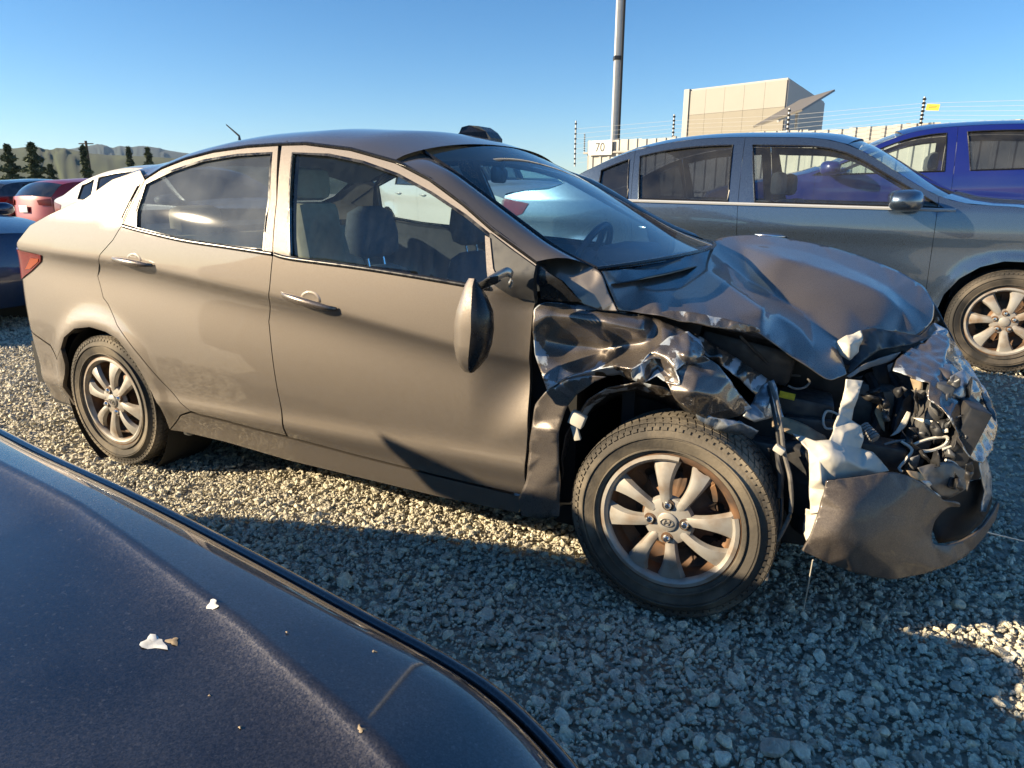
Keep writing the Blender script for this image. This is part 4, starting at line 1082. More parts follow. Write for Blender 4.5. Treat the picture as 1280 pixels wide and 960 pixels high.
# --- bonnet, buckled into facets
hood = sheet('bonnet',
    [(752, 339, .14), (778, 337, .30), (803, 336, .46), (832, 331, .66), (858, 321, .90), (872, 312, 1.06), (887, 303, 1.27), (900, 298, 1.42), (913, 295.5, 1.50),
     (935, 294, 1.50), (958, 294.5, 1.50), (1008, 302.5, 1.45), (1045, 311, 1.42), (1073, 319, 1.39), (1122, 339, 1.31), (1155, 358, 1.24), (1168, 381, 1.12), (1166, 401, 1.02),
     (1149, 420, .90), (1120, 415, .84), (1086, 411, .74), (1070, 423, .66), (1044, 428, .58), (1052, 448, .52), (1058, 468, .46), (1037, 477, .38), (1015, 462, .36), (991, 447, .34), (968, 430, .315), (948, 416, .29),
     (930, 415, .25), (908, 411, .22), (870, 404, .185), (822, 394, .155), (773, 388, .13), (762, 362, .13)],
    [(866, 326, .90), (882, 337, .74), (905, 353, .60), (930, 371, .49), (953, 387, .40), (952, 402, .34),
     (800, 355, .30), (840, 365, .36), (880, 380, .36), (920, 395, .32), (820, 378, .20), (870, 393, .24),
     (905, 330, 1.02), (935, 350, .93), (968, 369, .82), (1010, 395, .72), (1055, 420, .62),
     (966, 320, 1.04), (1005, 330, 1.02), (1040, 341, .99), (1075, 354, .96), (1106, 368, .93), (1128, 388, .93), (1141, 411, .89),
     (925, 306, 1.38), (968, 307, 1.30), (1010, 315, 1.27), (1043, 328, 1.20), (1080, 343, 1.14), (1116, 363, 1.08), (1146, 390, 1.0),
     (1010, 360, .86), (1060, 385, .79), (1100, 400, .80),
     (970, 395, .50), (1000, 412, .50), (985, 420, .42), (1018, 436, .44), (1030, 455, .42), (1040, 440, .50)],
    'front_taupe', hero, jag=.35, crease=.05, lvl=3, thick=.003, crumple=.0015, cscale=.2, scr=-.9, seed=21,
    ridges=[[(866, 326), (882, 337), (905, 353), (930, 371), (953, 387), (952, 402)], [(905, 330), (935, 350), (968, 369), (1010, 395), (1055, 420)],
            [(966, 320), (1005, 330), (1040, 341), (1075, 354), (1106, 368), (1128, 388), (1141, 411)], [(953, 387), (970, 395), (1000, 412), (1018, 436), (1030, 455)], [(925, 306), (968, 307), (1010, 315), (1043, 328), (1080, 343), (1116, 363), (1146, 390)]])
# scraped, paint-bare strip along the near edge of the bonnet
sheet('bonnet_edge_scrape', [(815, 393.5, .150), (835, 388, .175), (862, 390, .19), (892, 396, .21), (925, 403, .24), (948, 409, .27), (951, 415, .285), (930, 416, .247), (908, 412, .217), (870, 405, .182), (840, 399, .162)],
      [(880, 398, .195), (915, 406, .225)], 'torn_paint', hood, jag=1.2, crease=.4, lvl=2, thick=.001, crumple=.003, cscale=.03, scr=-.3, seed=22)
sheet('torn_bonnet_lining', [(1044, 428, .56), (1058, 420, .58), (1076, 413, .62), (1079, 424, .60), (1072, 440, .56), (1062, 451, .52), (1050, 443, .53)], [(1062, 431, .52)], 'white_plastic', hood, jag=.9, crease=.6, crumple=.008, cscale=.04, seed=23)
sheet('bonnet_front_fold', [(1076, 413, .66), (1090, 410, .70), (1120, 415, .80), (1150, 420, .88), (1166, 404, .98), (1171, 412, .98), (1160, 424, .88), (1130, 432, .76), (1100, 437, .66), (1078, 452, .56), (1062, 466, .50), (1058, 468, .50), (1066, 448, .56), (1078, 428, .62)],
      [(1110, 424, .74), (1140, 424, .83)], 'engine_black', hood, jag=.8, crease=.4, crumple=.006, seed=24)
sheet('bonnet_underlay', [(1058, 470, .46), (1080, 455, .54), (1104, 446, .62), (1127, 440, .70), (1118, 449, .66), (1098, 457, .60), (1075, 464, .53), (1062, 474, .47)], [], 'grey_plastic', hood, jag=1.3, crease=.5, crumple=.006, seed=25)
sheet('bonnet_lining', [(1030, 420, .74), (1080, 404, .90), (1162, 398, 1.16), (1170, 425, 1.10), (1120, 452, .92), (1070, 474, .74), (1042, 462, .64)], [], 'engine_black', hood, crease=.3, crumple=.004, seed=27)
# far bonnet edge strip against the left wing
far_w = sheet('left_wing', [(905, 298, 1.56), (958, 296, 1.56), (1010, 304, 1.54), (1073, 321, 1.50), (1122, 341, 1.42), (1157, 362, 1.34), (1175, 392, 1.22), (1200, 440, 1.10), (1215, 470, 1.02), (1190, 470, 1.10), (1160, 420, 1.28), (1100, 370, 1.48), (1020, 340, 1.58), (950, 330, 1.6)], [], 'front_taupe', hero, jag=.3, crease=.4, crumple=.003, scr=-.6, seed=26)

# --- bumper skin, hanging at the right front corner
bump = sheet('front_bumper',
    [(1003, 688, -.02), (1015, 664, .0), (1024, 636, .02), (1033, 601, .05), (1053, 599, .08), (1075, 596, .11), (1097, 592, .15), (1116, 590, .19), (1135, 595, .23), (1150, 602, .26), (1166, 614, .30), (1178, 626, .33),
     (1190, 626, .36), (1200, 630, .39), (1199, 633, .40), (1186, 632, .36), (1174, 640, .32), (1166, 652, .30), (1162, 668, .29), (1165, 681, .29), (1180, 682, .33), (1200, 677, .39), (1217, 668, .44), (1230, 655, .50), (1240, 640, .57), (1247, 627, .63),
     (1248, 634, .64), (1243, 648, .60), (1228, 672, .50), (1205, 696, .40), (1178, 709, .31), (1150, 717, .24), (1116, 723.5, .15), (1092, 720, .11), (1072, 715.5, .07), (1034, 702, .015)],
    [(1060, 640, .015), (1110, 640, .115), (1080, 680, .03), (1130, 680, .16), (1148, 648, .235), (1042, 668, -.012), (1110, 706, .115), (1090, 615, .10), (1130, 618, .185), (1062, 618, .05), (1060, 695, .015), (1105, 662, .085), (1150, 700, .22), (1185, 696, .32), (1215, 680, .44)],
    'bumper_paint', hero, jag=.25, crease=.12, lvl=3, thick=.008, crumple=.002, scr=-.8, seed=31)
sheet('fog_lamp_recess', [(1166, 612, .42), (1200, 606, .52), (1232, 596, .66), (1244, 624, .74), (1232, 648, .66), (1205, 674, .52), (1172, 680, .42), (1164, 655, .42)], [(1195, 645, .55)], 'under_black', bump, crease=.3, crumple=.01, seed=32)
fr = sheet('bumper_front_strip', [(1222, 575, .56), (1232, 572, .62), (1238, 590, .66), (1240, 618, .66), (1232, 640, .60), (1226, 640, .56), (1230, 615, .58), (1226, 595, .56)], [], 'bare_metal', bump, jag=.8, crease=.5, crumple=.005, seed=33)
# --- white headlamp carrier
carrier = sheet('headlamp_carrier',
    [(1058, 474, .36), (1078, 476, .38), (1070, 500, .35), (1063, 526, .32), (1075, 534, .30), (1079, 548, .28), (1075, 561, .26), (1090, 566, .26), (1101, 577, .26), (1110, 589, .25), (1075, 597, .17), (1036, 602, .10), (1030, 622, .08), (1024, 641, .07),
     (1014, 642, .08), (1012, 610, .09), (1012, 580, .11), (1010, 562, .13), (1001, 553, .15), (990, 543, .18), (1005, 547, .17), (1020, 553, .16), (1037, 551, .18), (1043, 534, .24), (1047, 518, .28), (1053, 500, .33)],
    [(1056, 540, .23), (1040, 570, .10), (1058, 575, .12), (1078, 585, .15), (1024, 575, .10), (1050, 556, .19), (1066, 548, .25), (1026, 600, .075), (1065, 500, .325)],
    'white_plastic', hero, jag=.5, crease=.5, lvl=3, thick=.006, crumple=.006, cscale=.06, seed=34)
sheet('carrier_foot', [(1007, 636, .09), (1024, 640, .075), (1020, 662, .06), (1008, 676, .06), (1004, 664, .08)], [], 'white_plastic', carrier, jag=.6, crumple=.004, seed=35)
# --- crushed nose: bonnet lip, grille and bumper beam folded together
nose = sheet('crushed_nose',
    [(1116, 462, .56), (1140, 470, .52), (1162, 478, .50), (1160, 499, .47), (1175, 508, .46), (1188, 524, .44), (1197, 545, .44), (1203, 559, .44), (1215, 572, .46), (1228, 580, .50), (1236, 565, .60), (1244, 548, .70), (1246, 525, .80), (1238, 498, .88), (1225, 478, .93), (1212, 455, .98), (1200, 437, 1.02), (1182, 412, 1.04), (1167, 404, 1.02), (1152, 424, .88), (1136, 438, .75), (1120, 450, .63)],
    [(1180, 450, .72), (1195, 480, .66), (1210, 510, .58), (1225, 540, .60), (1170, 468, .58), (1207, 470, .84), (1192, 502, .52), (1222, 505, .78), (1150, 450, .68), (1185, 430, .88), (1215, 490, .74), (1205, 530, .50), (1232, 525, .72), (1164, 440, .76), (1178, 490, .50), (1212, 552, .50)],
    'torn_paint', hero, jag=1.6, crease=.7, lvl=3, crumple=.012, cscale=.08, scr=.35, seed=41)
sheet('nose_fold', [(1172, 440, .80), (1190, 452, .74), (1204, 470, .70), (1207, 482, .66), (1192, 486, .60), (1180, 474, .60), (1170, 460, .64)], [(1188, 468, .62)], 'front_taupe', nose, jag=1.0, crease=.7, crumple=.01, cscale=.05, seed=42)
sheet('nose_shard', [(1188, 470, .60), (1204, 462, .68), (1216, 474, .70), (1212, 490, .64), (1200, 500, .56), (1190, 492, .55)], [(1203, 480, .58)], 'bare_metal', nose, jag=1.2, crease=.8, crumple=.008, seed=43)
sheet('grille_end', [(1226, 488, .86), (1240, 500, .84), (1246, 520, .80), (1243, 532, .76), (1236, 515, .78), (1230, 502, .80)], [], 'trim_black', nose, jag=.6, crumple=.003, seed=44)

# --- engine bay behind the damage
bay = bpy.data.objects.new('engine_bay', None); COL.objects.link(bay); bay.parent = hero; bay.matrix_parent_inverse = wpos(hero).inverted(); bay.location = (.35, .8, .4)
mb = MB(); mb.box((-.16, HC, .62), (.04, 1.40, .55)); mb.box((.12, 1.46, .55), (.5, .04, .45)); mb.box((.15, .95, .30), (.75, 1.0, .04)); mb.build('bulkhead', 'under_black', bay, smooth_=False)
def blk(nm, px, py, Y, d, m, rot=(0, 0, 0), bev=.01):
    c = onY(px, py, Y); R = Matrix.Rotation(rot[2], 3, 'Z') @ Matrix.Rotation(rot[1], 3, 'Y') @ Matrix.Rotation(rot[0], 3, 'X')
    return MB().box(c, d, R, bev).build(nm, m, bay)
bat = blk('battery_box', 995, 520, .45, (.19, .16, .16), 'engine_black', (0, .12, .1), .012)
c = onY(984, 494.5, .345); R = Matrix.Rotation(.12, 3, 'Y')
MB().box(c, (.045, .003, .020), R).build('warning_label', 'yellow_label', bat)
blk('fuse_box', 930, 440, .50, (.30, .2, .12), 'engine_black', (0, .2, .2), .02); blk('air_box', 1000, 455, .75, (.35, .3, .2), 'engine_black', (.1, .2, 0), .03)
blk('engine_block', 1060, 520, .95, (.45, .5, .40), 'engine_grey', (0, .1, 0), .03); blk('radiator', 1150, 540, .85, (.06, .8, .42), 'engine_black', (0, .25, .15), .006)
blk('cooling_fan', 1130, 520, .75, (.05, .5, .36), 'engine_grey', (0, .2, .2), .01)
blk('side_rail', 985, 575, .30, (.42, .07, .11), 'engine_grey', (0, .04, .05), .012); blk('apron_panel', 985, 600, .34, (.34, .03, .42), 'engine_black', (0, 0, .1), .01)
blk('bumper_beam', 1175, 545, 1.0, (.07, .50, .10), 'engine_black', (.1, 0, .35), .015); blk('crash_box', 1075, 570, .42, (.22, .10, .12), 'engine_black', (0, .1, .2), .01)
sheet('splash_shield', [(960, 560, .16), (1000, 548, .20), (1014, 560, .18), (1018, 640, .14), (1008, 672, .12), (990, 660, .20), (975, 620, .22)], [(992, 600, .19)], 'engine_black', bay, jag=.8, crease=.4, crumple=.006, seed=50)
sheet('inner_wing_sheet', [(966, 518, .24), (1000, 528, .27), (1032, 545, .26), (1034, 553, .24), (1012, 551, .20), (990, 543, .20), (965, 533, .21)], [], 'rust_tan', bay, jag=.7, crumple=.004, seed=51)
# hoses, wires, broken brackets
def hose(nm, pts, r, m, n=6): return MB().tube(spline([tuple(onY(a, b, Y)) for a, b, Y in pts], 5), r, n).build(nm, m, bay)
hose('wire', [(1042, 536, .33), (1032, 535, .33), (1029, 524, .34), (1034, 514, .36), (1047, 518, .36), (1054, 526, .34)], .004, 'white_plastic')
hose('wire', [(985, 482, .34), (995, 486, .34), (1006, 484, .36), (1012, 478, .38), (1010, 474, .40)], .0035, 'cord')
hose('wire', [(925, 420, .32), (945, 440, .38), (975, 465, .45), (1000, 470, .5)], .004, 'engine_grey')
hose('wiring_loom', [(962, 478, .24), (970, 500, .17), (976, 530, .13), (980, 565, .11), (988, 600, .09), (988, 640, .07), (976, 668, .05), (962, 690, .04), (958, 725, .03)], .006, 'cord', 8)
hose('wiring_loom', [(960, 482, .25), (968, 520, .16), (974, 560, .13), (977, 610, .10), (976, 650, .07), (970, 676, .05)], .005, 'engine_black', 8)
hose('wiring_loom', [(972, 560, .13), (974, 580, .11), (976, 600, .10), (974, 622, .09)], .009, 'engine_black', 8)
hose('coolant_hose', [(1085, 470, .75), (1095, 490, .70), (1100, 520, .62), (1090, 550, .55)], .02, 'engine_black', 8)
hose('coolant_hose', [(1110, 470, .80), (1125, 500, .70), (1118, 540, .62)], .018, 'engine_black', 8)
blk('cable_clip', 974, 562, .10, (.03, .02, .02), 'white_plastic', (0, .5, 0), .004)
# ribbed connector
c0, c1 = onY(1079, 533, .36), onY(1094, 549, .33); mb = MB()
for k in range(6):
    t = k/6; mb.tube([c0+(c1-c0)*t, c0+(c1-c0)*(t+.11)], [.018, .018], 8)
mb.tube([c0, c1], .014, 8); mb.build('plug_connector', 'grey_plastic', bay)
# upright struts of the front panel
sheet('panel_strut', [(1090, 455, .75), (1108, 450, .78), (1112, 480, .74), (1110, 530, .68), (1096, 545, .64), (1088, 520, .68), (1094, 485, .72)], [], 'engine_black', bay, jag=1.0, crumple=.006, seed=52)
sheet('panel_strut', [(1128, 500, .62), (1138, 492, .64), (1142, 512, .62), (1130, 540, .58), (1114, 545, .56), (1118, 530, .58)], [], 'engine_black', bay, jag=1.0, crumple=.006, seed=53)
sheet('torn_bracket', [(1134, 514, .56), (1139, 516, .56), (1133, 532, .54), (1122, 543, .52), (1113, 545, .52), (1120, 538, .53)], [], 'white_plastic', bay, jag=.8, crumple=.004, seed=54)
sheet('torn_bracket', [(1092, 514, .56), (1098, 506, .58), (1104, 520, .56), (1106, 540, .54), (1101, 535, .54)], [], 'rust_tan', bay, jag=.8, crumple=.004, seed=55)
sheet('torn_bracket', [(1132, 460, .62), (1152, 474, .58), (1153, 486, .57), (1144, 494, .57), (1140, 478, .60)], [], 'rust_tan', bay, jag=1.2, crumple=.006, seed=56)
sheet('torn_bracket', [(1140, 522, .52), (1165, 526, .50), (1184, 528, .48), (1186, 541, .46), (1172, 541, .47), (1163, 532, .5)], [], 'white_plastic', bay, jag=1.4, crumple=.006, seed=57)
for i in range(34):
    px, py = crng.uniform(1085, 1212), crng.uniform(478, 606)
    if py > 560 and px < 1120: continue
    if px+py*.9 > 1755: continue
    Y = .34+(606-py)/130*.25+crng.uniform(-.04, .06); a = crng.uniform(0, 6.28); L_ = crng.uniform(8, 24); w_ = crng.uniform(3, 9)
    pl = []
    for (u, v) in ((-1, -.6), (-.3, -1), (.5, -.7), (1, 0), (.4, .8), (-.5, 1)):
        u *= L_*crng.uniform(.6, 1.1); v *= w_*crng.uniform(.5, 1.2)
        pl.append((px+u*math.cos(a)-v*math.sin(a), py+u*math.sin(a)+v*math.cos(a), Y+crng.uniform(-.03, .03)))
    sheet('plastic_shard', pl, [(px, py, Y-.02)], crng.choice(['engine_black', 'engine_black', 'engine_black', 'engine_grey', 'grey_plastic', 'engine_grey']), bay, jag=1.0, crease=.6, lvl=2, thick=.003, crumple=.008, cscale=.04, seed=60+i)
sheet('lamp_shell', [(1146, 585, .32), (1165, 580, .34), (1190, 576, .40), (1212, 590, .46), (1210, 610, .44), (1188, 622, .38), (1175, 622, .34), (1160, 606, .31)], [(1180, 600, .36)], 'engine_grey', bay, jag=1.2, crease=.5, crumple=.01, seed=101)
sheet('lamp_bezel', [(1133, 588, .26), (1150, 590, .29), (1156, 600, .29), (1150, 601, .27), (1138, 596, .26)], [], 'rust_tan', bay, jag=.6, crumple=.003, seed=102)
sheet('lamp_bezel', [(1150, 600, .29), (1162, 601, .32), (1177, 622, .345), (1170, 619, .33)], [], 'bare_metal', bay, jag=.4, crumple=.003, seed=103)
# light torn edges of the plastic
for pth in ([(1127, 552, .42), (1140, 562, .40), (1132, 575, .38), (1124, 585, .36), (1128, 590, .35)], [(1140, 556, .44), (1160, 549, .46), (1183, 546, .47), (1181, 556, .46), (1165, 563, .44), (1152, 564, .42)], [(1178, 562, .45), (1190, 558, .46), (1201, 560, .47)], [(1105, 556, .40), (1118, 552, .42), (1140, 550, .44)], [(1182, 575, .42), (1194, 580, .44), (1200, 590, .46), (1203, 600, .46)]):
    hose('torn_plastic_edge', pth, .0045, 'grey_plastic' if crng.random() < .3 else 'white_plastic', 5)

# --- door mirror, knocked back and hanging by its cable
def mirror():
    # sections from top to bottom: centre px, half width left, half width right
    secs = [(588, 347, 1.5, 2), (589, 356, 8, 8), (592, 370, 16, 16), (594, 388, 25, 25), (594, 408, 29.5, 28), (592, 428, 27.5, 27), (590, 445, 21, 20), (586, 457, 12, 12), (584, 463, 4, 5)]
    root = None; capr, hous, face = [], [], []
    for (cx, cyy, wl_, wr_) in secs:
        c = onY(cx, cyy, -.13); mx = 2.02/FPX*1.02
        lft, rgt = wl_*mx, wr_*mx; dep = .052*min(1, (wl_/22.0))
        row = []
        for i in range(13):                       # painted shell: bulges rearward-outward
            a = math.pi*(i/12)
            row.append((c[0]+.022-(lft+.018)*math.sin(a)*.95, c[1]-dep*math.cos(a)*.9-.012+(.0), c[2]))
        capr.append(row)
        row2 = []
        for i in range(9):
            a = math.pi*(i/8); row2.append((c[0]+.021+rgt*math.sin(a)*.62, c[1]-.012+dep*math.cos(a)*.93, c[2]))
        hous.append(row2)
    cp = loft('mirror_cap', capr, 'taupe_paint', fdoor)
    loft('mirror_housing', hous, 'trim_black', fdoor)
mirror()
sail = hp([(614, 291), (640, 311), (671, 333), (670, 376), (643, 371), (617, 354)])
panel('mirror_sail', sail, 'black_plastic', fdoor, offs(side, -.010), step=.03, flange=.02)
panel('mirror_sail_edge', hp([(609, 294), (615, 297), (619, 335), (626, 349), (618, 354), (612, 345)]), 'taupe_paint', fdoor, offs(side, -.014), step=.02, flange=.01)
# broken mirror foot
ft = [onY(a, b, Y) for a, b, Y in ((600, 360, -.10), (610, 352, -.08), (622, 345, -.055), (634, 340, -.03), (642, 346, -.01), (638, 356, -.005))]
loft('mirror_foot', [[p+np.array([0, 0, h_])+np.array([0, -o_, 0]) for h_, o_ in ((.014, 0), (.010, .012), (-.008, .012), (-.014, 0))] for p in spline(ft, 4)], 'dull_chrome', fdoor)
mb = MB()
for k in range(5): mb.tube(spline([tuple(onY(597+k, 362-k*2, -.11)), tuple(onY(608+k, 358-k*2.5, -.10-k*.004)), tuple(onY(622, 352-k*1.5, -.07))], 5), .0035, 5)
mb.build('mirror_cable', 'under_black', fdoor)
panel('door_glass_corner', hp([(673, 334), (700, 352), (724, 378), (690, 377), (674, 374)]), 'trim_black', hero, offs(side, .012), step=.03, flange=.01)
# lower end of the A-pillar running down to the bonnet
sheet('pillar_base', [(671, 331, .10), (700, 313, .165), (742, 335, .13), (752, 340, .12), (760, 365, .115), (772, 389, .11), (750, 388, .10), (726, 380, .085), (700, 353, .085)], [(720, 345, .105), (742, 365, .10), (700, 335, .11)], 'taupe_paint', hero, jag=.2, crease=.1, lvl=3, crumple=.001, scr=-1, seed=120)

# thin stay wires running from the wreck to the ground
for a, b in (((1016, 700, .05), (1003, 768, None)), ((1228, 664, .52), (1330, 682, None))):
    p = onY(*a); q = onZ(b[0], b[1], .0); o = MB().tube([p, (p+q)/2+np.array([0, 0, -.01]), q], .0022, 5).build('stay_wire', 'white_plastic', hero)

# ================================================================== other cars
def clip(poly, a, b, left=True):
    """part of a polygon on one side of the line a->b"""
    out = []; n = len(poly); s = 1 if left else -1
    def d(p): return s*((b[0]-a[0])*(p[1]-a[1])-(b[1]-a[1])*(p[0]-a[0]))
    for i in range(n):
        p, q = poly[i], poly[(i+1) % n]; dp, dq = d(p), d(q)
        if dp >= 0: out.append(p)
        if (dp >= 0) != (dq >= 0):
            t = dp/(dp-dq); out.append((p[0]+(q[0]-p[0])*t, p[1]+(q[1]-p[1])*t))
    res = []
    for p in out:
        if not res or math.hypot(p[0]-res[-1][0], p[1]-res[-1][1]) > 2e-3: res.append(p)
    return res
def make_car(name, label, loc, rz, paint, top, xf, xr, wb, hw, belt_f, belt_r, wins, doors, R=.315, rr=.205, glass='glass_tint', rear_glass=None, zs=.22, spokes=7, lugs=5,
             style='seven', cowl=1, roof_i=(2, 4), step=.06, mirror=(-.62, .98), handles=(), chrome_belt=False, hood=True, lamp='clear_lens', rear_lamp=None, seats=True, group=None, crown=.055, wheels=True, plate=False, cat='car', pt=None):
    """local frame: x forwards, front axle at x = 0, z up from the ground, sides at y = -hw and +hw.
    top: (x, z) along the upper edge of the side from the front end to the tail; roof_i: first and last index of the roof itself"""
    root = empty(name, loc, rz); tag(root, label, cat, group)
    tx = [p[0] for p in top]; tz = [p[1] for p in top]
    T = spline(top, 6); Tx = [p[0] for p in T][::-1]; Tz = [p[1] for p in T][::-1]
    def topz(x): return np.interp(x, Tx, Tz)
    def bz(x): return belt_f+(belt_r-belt_f)*min(1, max(0, (x+.4)/(xr+.8+.4)))
    def ins(x, z):
        zb = bz(x); zz = min(z, zb); v = zz-.66; y = .16*v*v
        if z > zb: dz = z-zb; y += .30*dz+.38*dz*dz
        d = zb-.17-z; dd = .02*math.log1p(math.exp(min(40, d/.02))); y += .018*(1-math.exp(-dd/.05))*math.exp(-dd/.3)
        y -= .010*math.exp(-((z-.36)/.05)**2)
        if x > 0: y += .20*x*x
        if x < -wb+.1: y += .17*(-wb+.1-x)**2
        for xc in (0, -wb):
            r = math.hypot(x-xc, z-R)
            if z < .78: y -= .013*math.exp(-((r-R*1.15)/.05)**2)
        return y
    fs = (lambda x, z: (x, -hw+ins(x, z), z)), (lambda x, z: (x, hw-ins(x, z), z))
    def arch(xc, n=12): return [(xc+R*1.17*math.cos(a), max(zs+.01, R+R*1.17*math.sin(a))) for a in np.linspace(-.25, math.pi+.25, n)]
    xfe, xre = xf-.22, xr+.20
    bottom = [(xfe, zs+.01)]+arch(0)+[]+arch(-wb)+[(xre, zs+.06)]
    upper = [(x, topz(x)) for x in np.linspace(xre, xfe, 40)]
    full = bottom+upper
    # windows
    W_ = []
    for (b0, t0, b1, t1, gm) in wins:      # rear bottom x, rear top x, front bottom x, front top x
        lo = [(x, bz(x)+.02) for x in np.linspace(b0, b1, 6)]
        hi = [(x, max(topz(x)-.055, bz(x)+.045)) for x in np.linspace(t1, t0, 9)]
        W_.append((lo+hi, gm))
    lines = sorted(doors, key=lambda d: -d[0])      # door shut lines (x bottom, x top), front to rear
    cuts = []
    rest = full
    names = ['front_wing']+['front_door', 'rear_door'][:len(lines)-1]+['rear_quarter']
    pieces = []
    for i, (xb, xt) in enumerate(lines):
        a, b = (xb, 0.0), (xt, 1.5)
        pieces.append((names[i], clip(rest, a, b, False))); rest = clip(rest, a, b, True)
    pieces.append((names[-1], rest))
    zdb = zs+.10
    for fi, f in enumerate(fs):
        sg = 1 if fi == 0 else -1
        for nm, pl in pieces:
            subs = [(nm, pl)]
            if nm.endswith('door'):
                subs = [(nm, clip(pl, (-10, zdb), (10, zdb), True)), ('sill', clip(pl, (-10, zdb), (10, zdb), False))]
            for n2, p2 in subs:
                if len(p2) < 3: continue
                hs = []; gl = []
                for w_, gm in W_:
                    cx = sum(p[0] for p in w_)/len(w_); cz = sum(p[1] for p in w_)/len(w_)
                    if inside(p2, cx, cz): hs.append(w_); gl.append((w_, gm))
                try: P = panel(n2, gap(p2, .002), paint, root, f, hs, step=step, flange=.02, inward=(0, sg, 0), flip=fi == 1, world=False)
                except Exception: continue
                for w_, gm in gl:
                    g = panel('window_glass', gap(w_, -.006), gm, P, (lambda x, z, f=f, sg=sg: (f(x, z)[0], f(x, z)[1]+.010*sg, f(x, z)[2])), step=.12, flange=0, flip=fi == 1, world=False)
                    mb = MB(); lp = [np.array(f(a, b)) for a, b in resample(w_, .08)]; mb.tube(lp+[lp[0]], .007, 5, False); mb.build('window_trim', 'trim_black', P, world=False)
        # dark inside skin (shut lines, arches)
        lo = [(x, z) for x, z in clip(clip(full, (-10, zs+.04), (10, zs+.04), True), (-10, bz(-1)), (10, bz(-1)), False)]
        panel('inner_shell', gap(lo, .03), 'under_black', root, (lambda x, z, f=f, sg=sg: (f(x, z)[0], f(x, z)[1]+.04*sg, f(x, z)[2])), step=.2, flange=0, flip=fi == 1, world=False)
        if chrome_belt:
            xs = np.linspace(lines[-1][1]+.02, -.35, 24); mb = MB()
            mb.tube([np.array(f(x, bz(x)+.006))+np.array([0, -.005*sg, 0]) for x in xs], .011, 6); mb.build('belt_moulding', 'bright_strip', root, world=False)
        for hx, hz in handles:
            rows = []
            for k in range(9):
                t = k/8; x = hx-.10+.20*t; z = hz-.006*t; y = -hw+ins(x, z)-.004-.028*math.sin(math.pi*t)**.6
                r = .011*math.sin(math.pi*min(.98, t*.95+.03))**.5+.002
                rows.append([(x, (y-r*.7*math.cos(a))*sg, z+r*math.sin(a)) for a in [i*math.pi/4 for i in range(8)]])
            loft('handle', rows, 'chrome' if chrome_belt else paint, root, closed=True, cap=True, world=False)
        if mirror:
            mx, mz = mirror; yb = -hw+ins(mx, mz)
            rows = []
            for k in range(9):
                t = k/8; y = yb-.03-.24*t; h = (.072*math.sin(math.pi*(.12+.80*t))**.5); d = .125*math.sin(math.pi*(.15+.75*t))**.6
                rows.append([(mx+.02-.03*t+d*(.75*math.copysign(abs(math.cos(a))**.6, math.cos(a))+.25), y*sg, mz+.055+h*math.copysign(abs(math.sin(a))**.7, math.sin(a))*(1 if math.sin(a) > 0 else .8)) for a in [i*math.pi/7 for i in range(14)]])
            mr = loft('door_mirror', rows, paint, root, closed=True, cap=True, world=False)
            MB().box((mx+.03, (yb-.02)*sg, mz+.02), (.09, .09, .035), bev=.012).build('mirror_foot', 'trim_black', mr, world=False)
    # top surfaces
    def row(x, z, cr, bow, n=19, pw=2.3):
        y = -hw+ins(x, z); out = []
        for j in range(n):
            v = -1+2*j/(n-1); out.append((x+bow*(1-v*v), -v*y*-1 if False else v*abs(y), z+cr*(1-abs(v)**pw)))
        return out
    xc_, xa_ = top[cowl][0], top[roof_i[0]][0]; xb_, xd_ = top[roof_i[1]][0], top[roof_i[1]+1][0]
    bowf = .13
    if hood:
        loft('bonnet', [row(x, topz(x), .045, .24*smooth(xc_, xfe, x)*.55+bowf*(1-smooth(xc_, xfe, x)), 19) for x in np.linspace(xfe, xc_, 10)], paint, root, world=False)
    loft('windscreen', [row(x, topz(x)+.001, .03+.02*(x-xc_)/(xa_-xc_), bowf-.06*(x-xc_)/(xa_-xc_)) for x in np.linspace(xc_, xa_, 8)], 'glass_clear' if glass != 'glass_dark' else glass, root, world=False)
    loft('roof', [row(x, topz(x)+.001, crown, .07*smooth(xb_, xa_, x)-.07*(1-smooth(xb_, xa_, x))) for x in np.linspace(xa_, xb_, 14)], paint, root, world=False)
    loft('rear_screen', [row(x, topz(x)+.001, crown*(1-.5*(xb_-x)/(xb_-xd_)), -.07-.05*(xb_-x)/(xb_-xd_)) for x in np.linspace(xb_, xd_, 6)], rear_glass or glass, root, world=False)
    if xd_ > xre+.02:
        loft('boot_lid', [row(x, topz(x)+.001, crown*.5-.01*(xd_-x), -.12) for x in np.linspace(xd_, xre, 6)], paint, root, world=False)
    # ends
    zf, zr = topz(xfe), topz(xre)
    def end(x, bow, zlist, nm, m, cr):
        rows = []
        for (z, dx) in zlist:
            y = -hw+ins(x, z); rows.append([(x+(bow+dx)*(1-abs(v)**2.6), v*abs(y), z+cr*(1-abs(v)**2.3)*smooth(.3, zlist[-1][0], z)) for v in np.linspace(-1, 1, 21)])
        return loft(nm, rows, m, root, world=False)
    fb = end(xfe, .20, [(zs, -.05), (zs+.12, .0), (.46, .02), (.58, .0), (zf-.05, -.04), (zf, -.08)], 'front_bumper', paint, .045)
    rb = end(xre, -.20, [(zs+.05, .05), (zs+.16, -.0), (.52, -.02), (.60, 0), (zr-.1, .02), (zr, .06)], 'tail', paint, crown*.5)
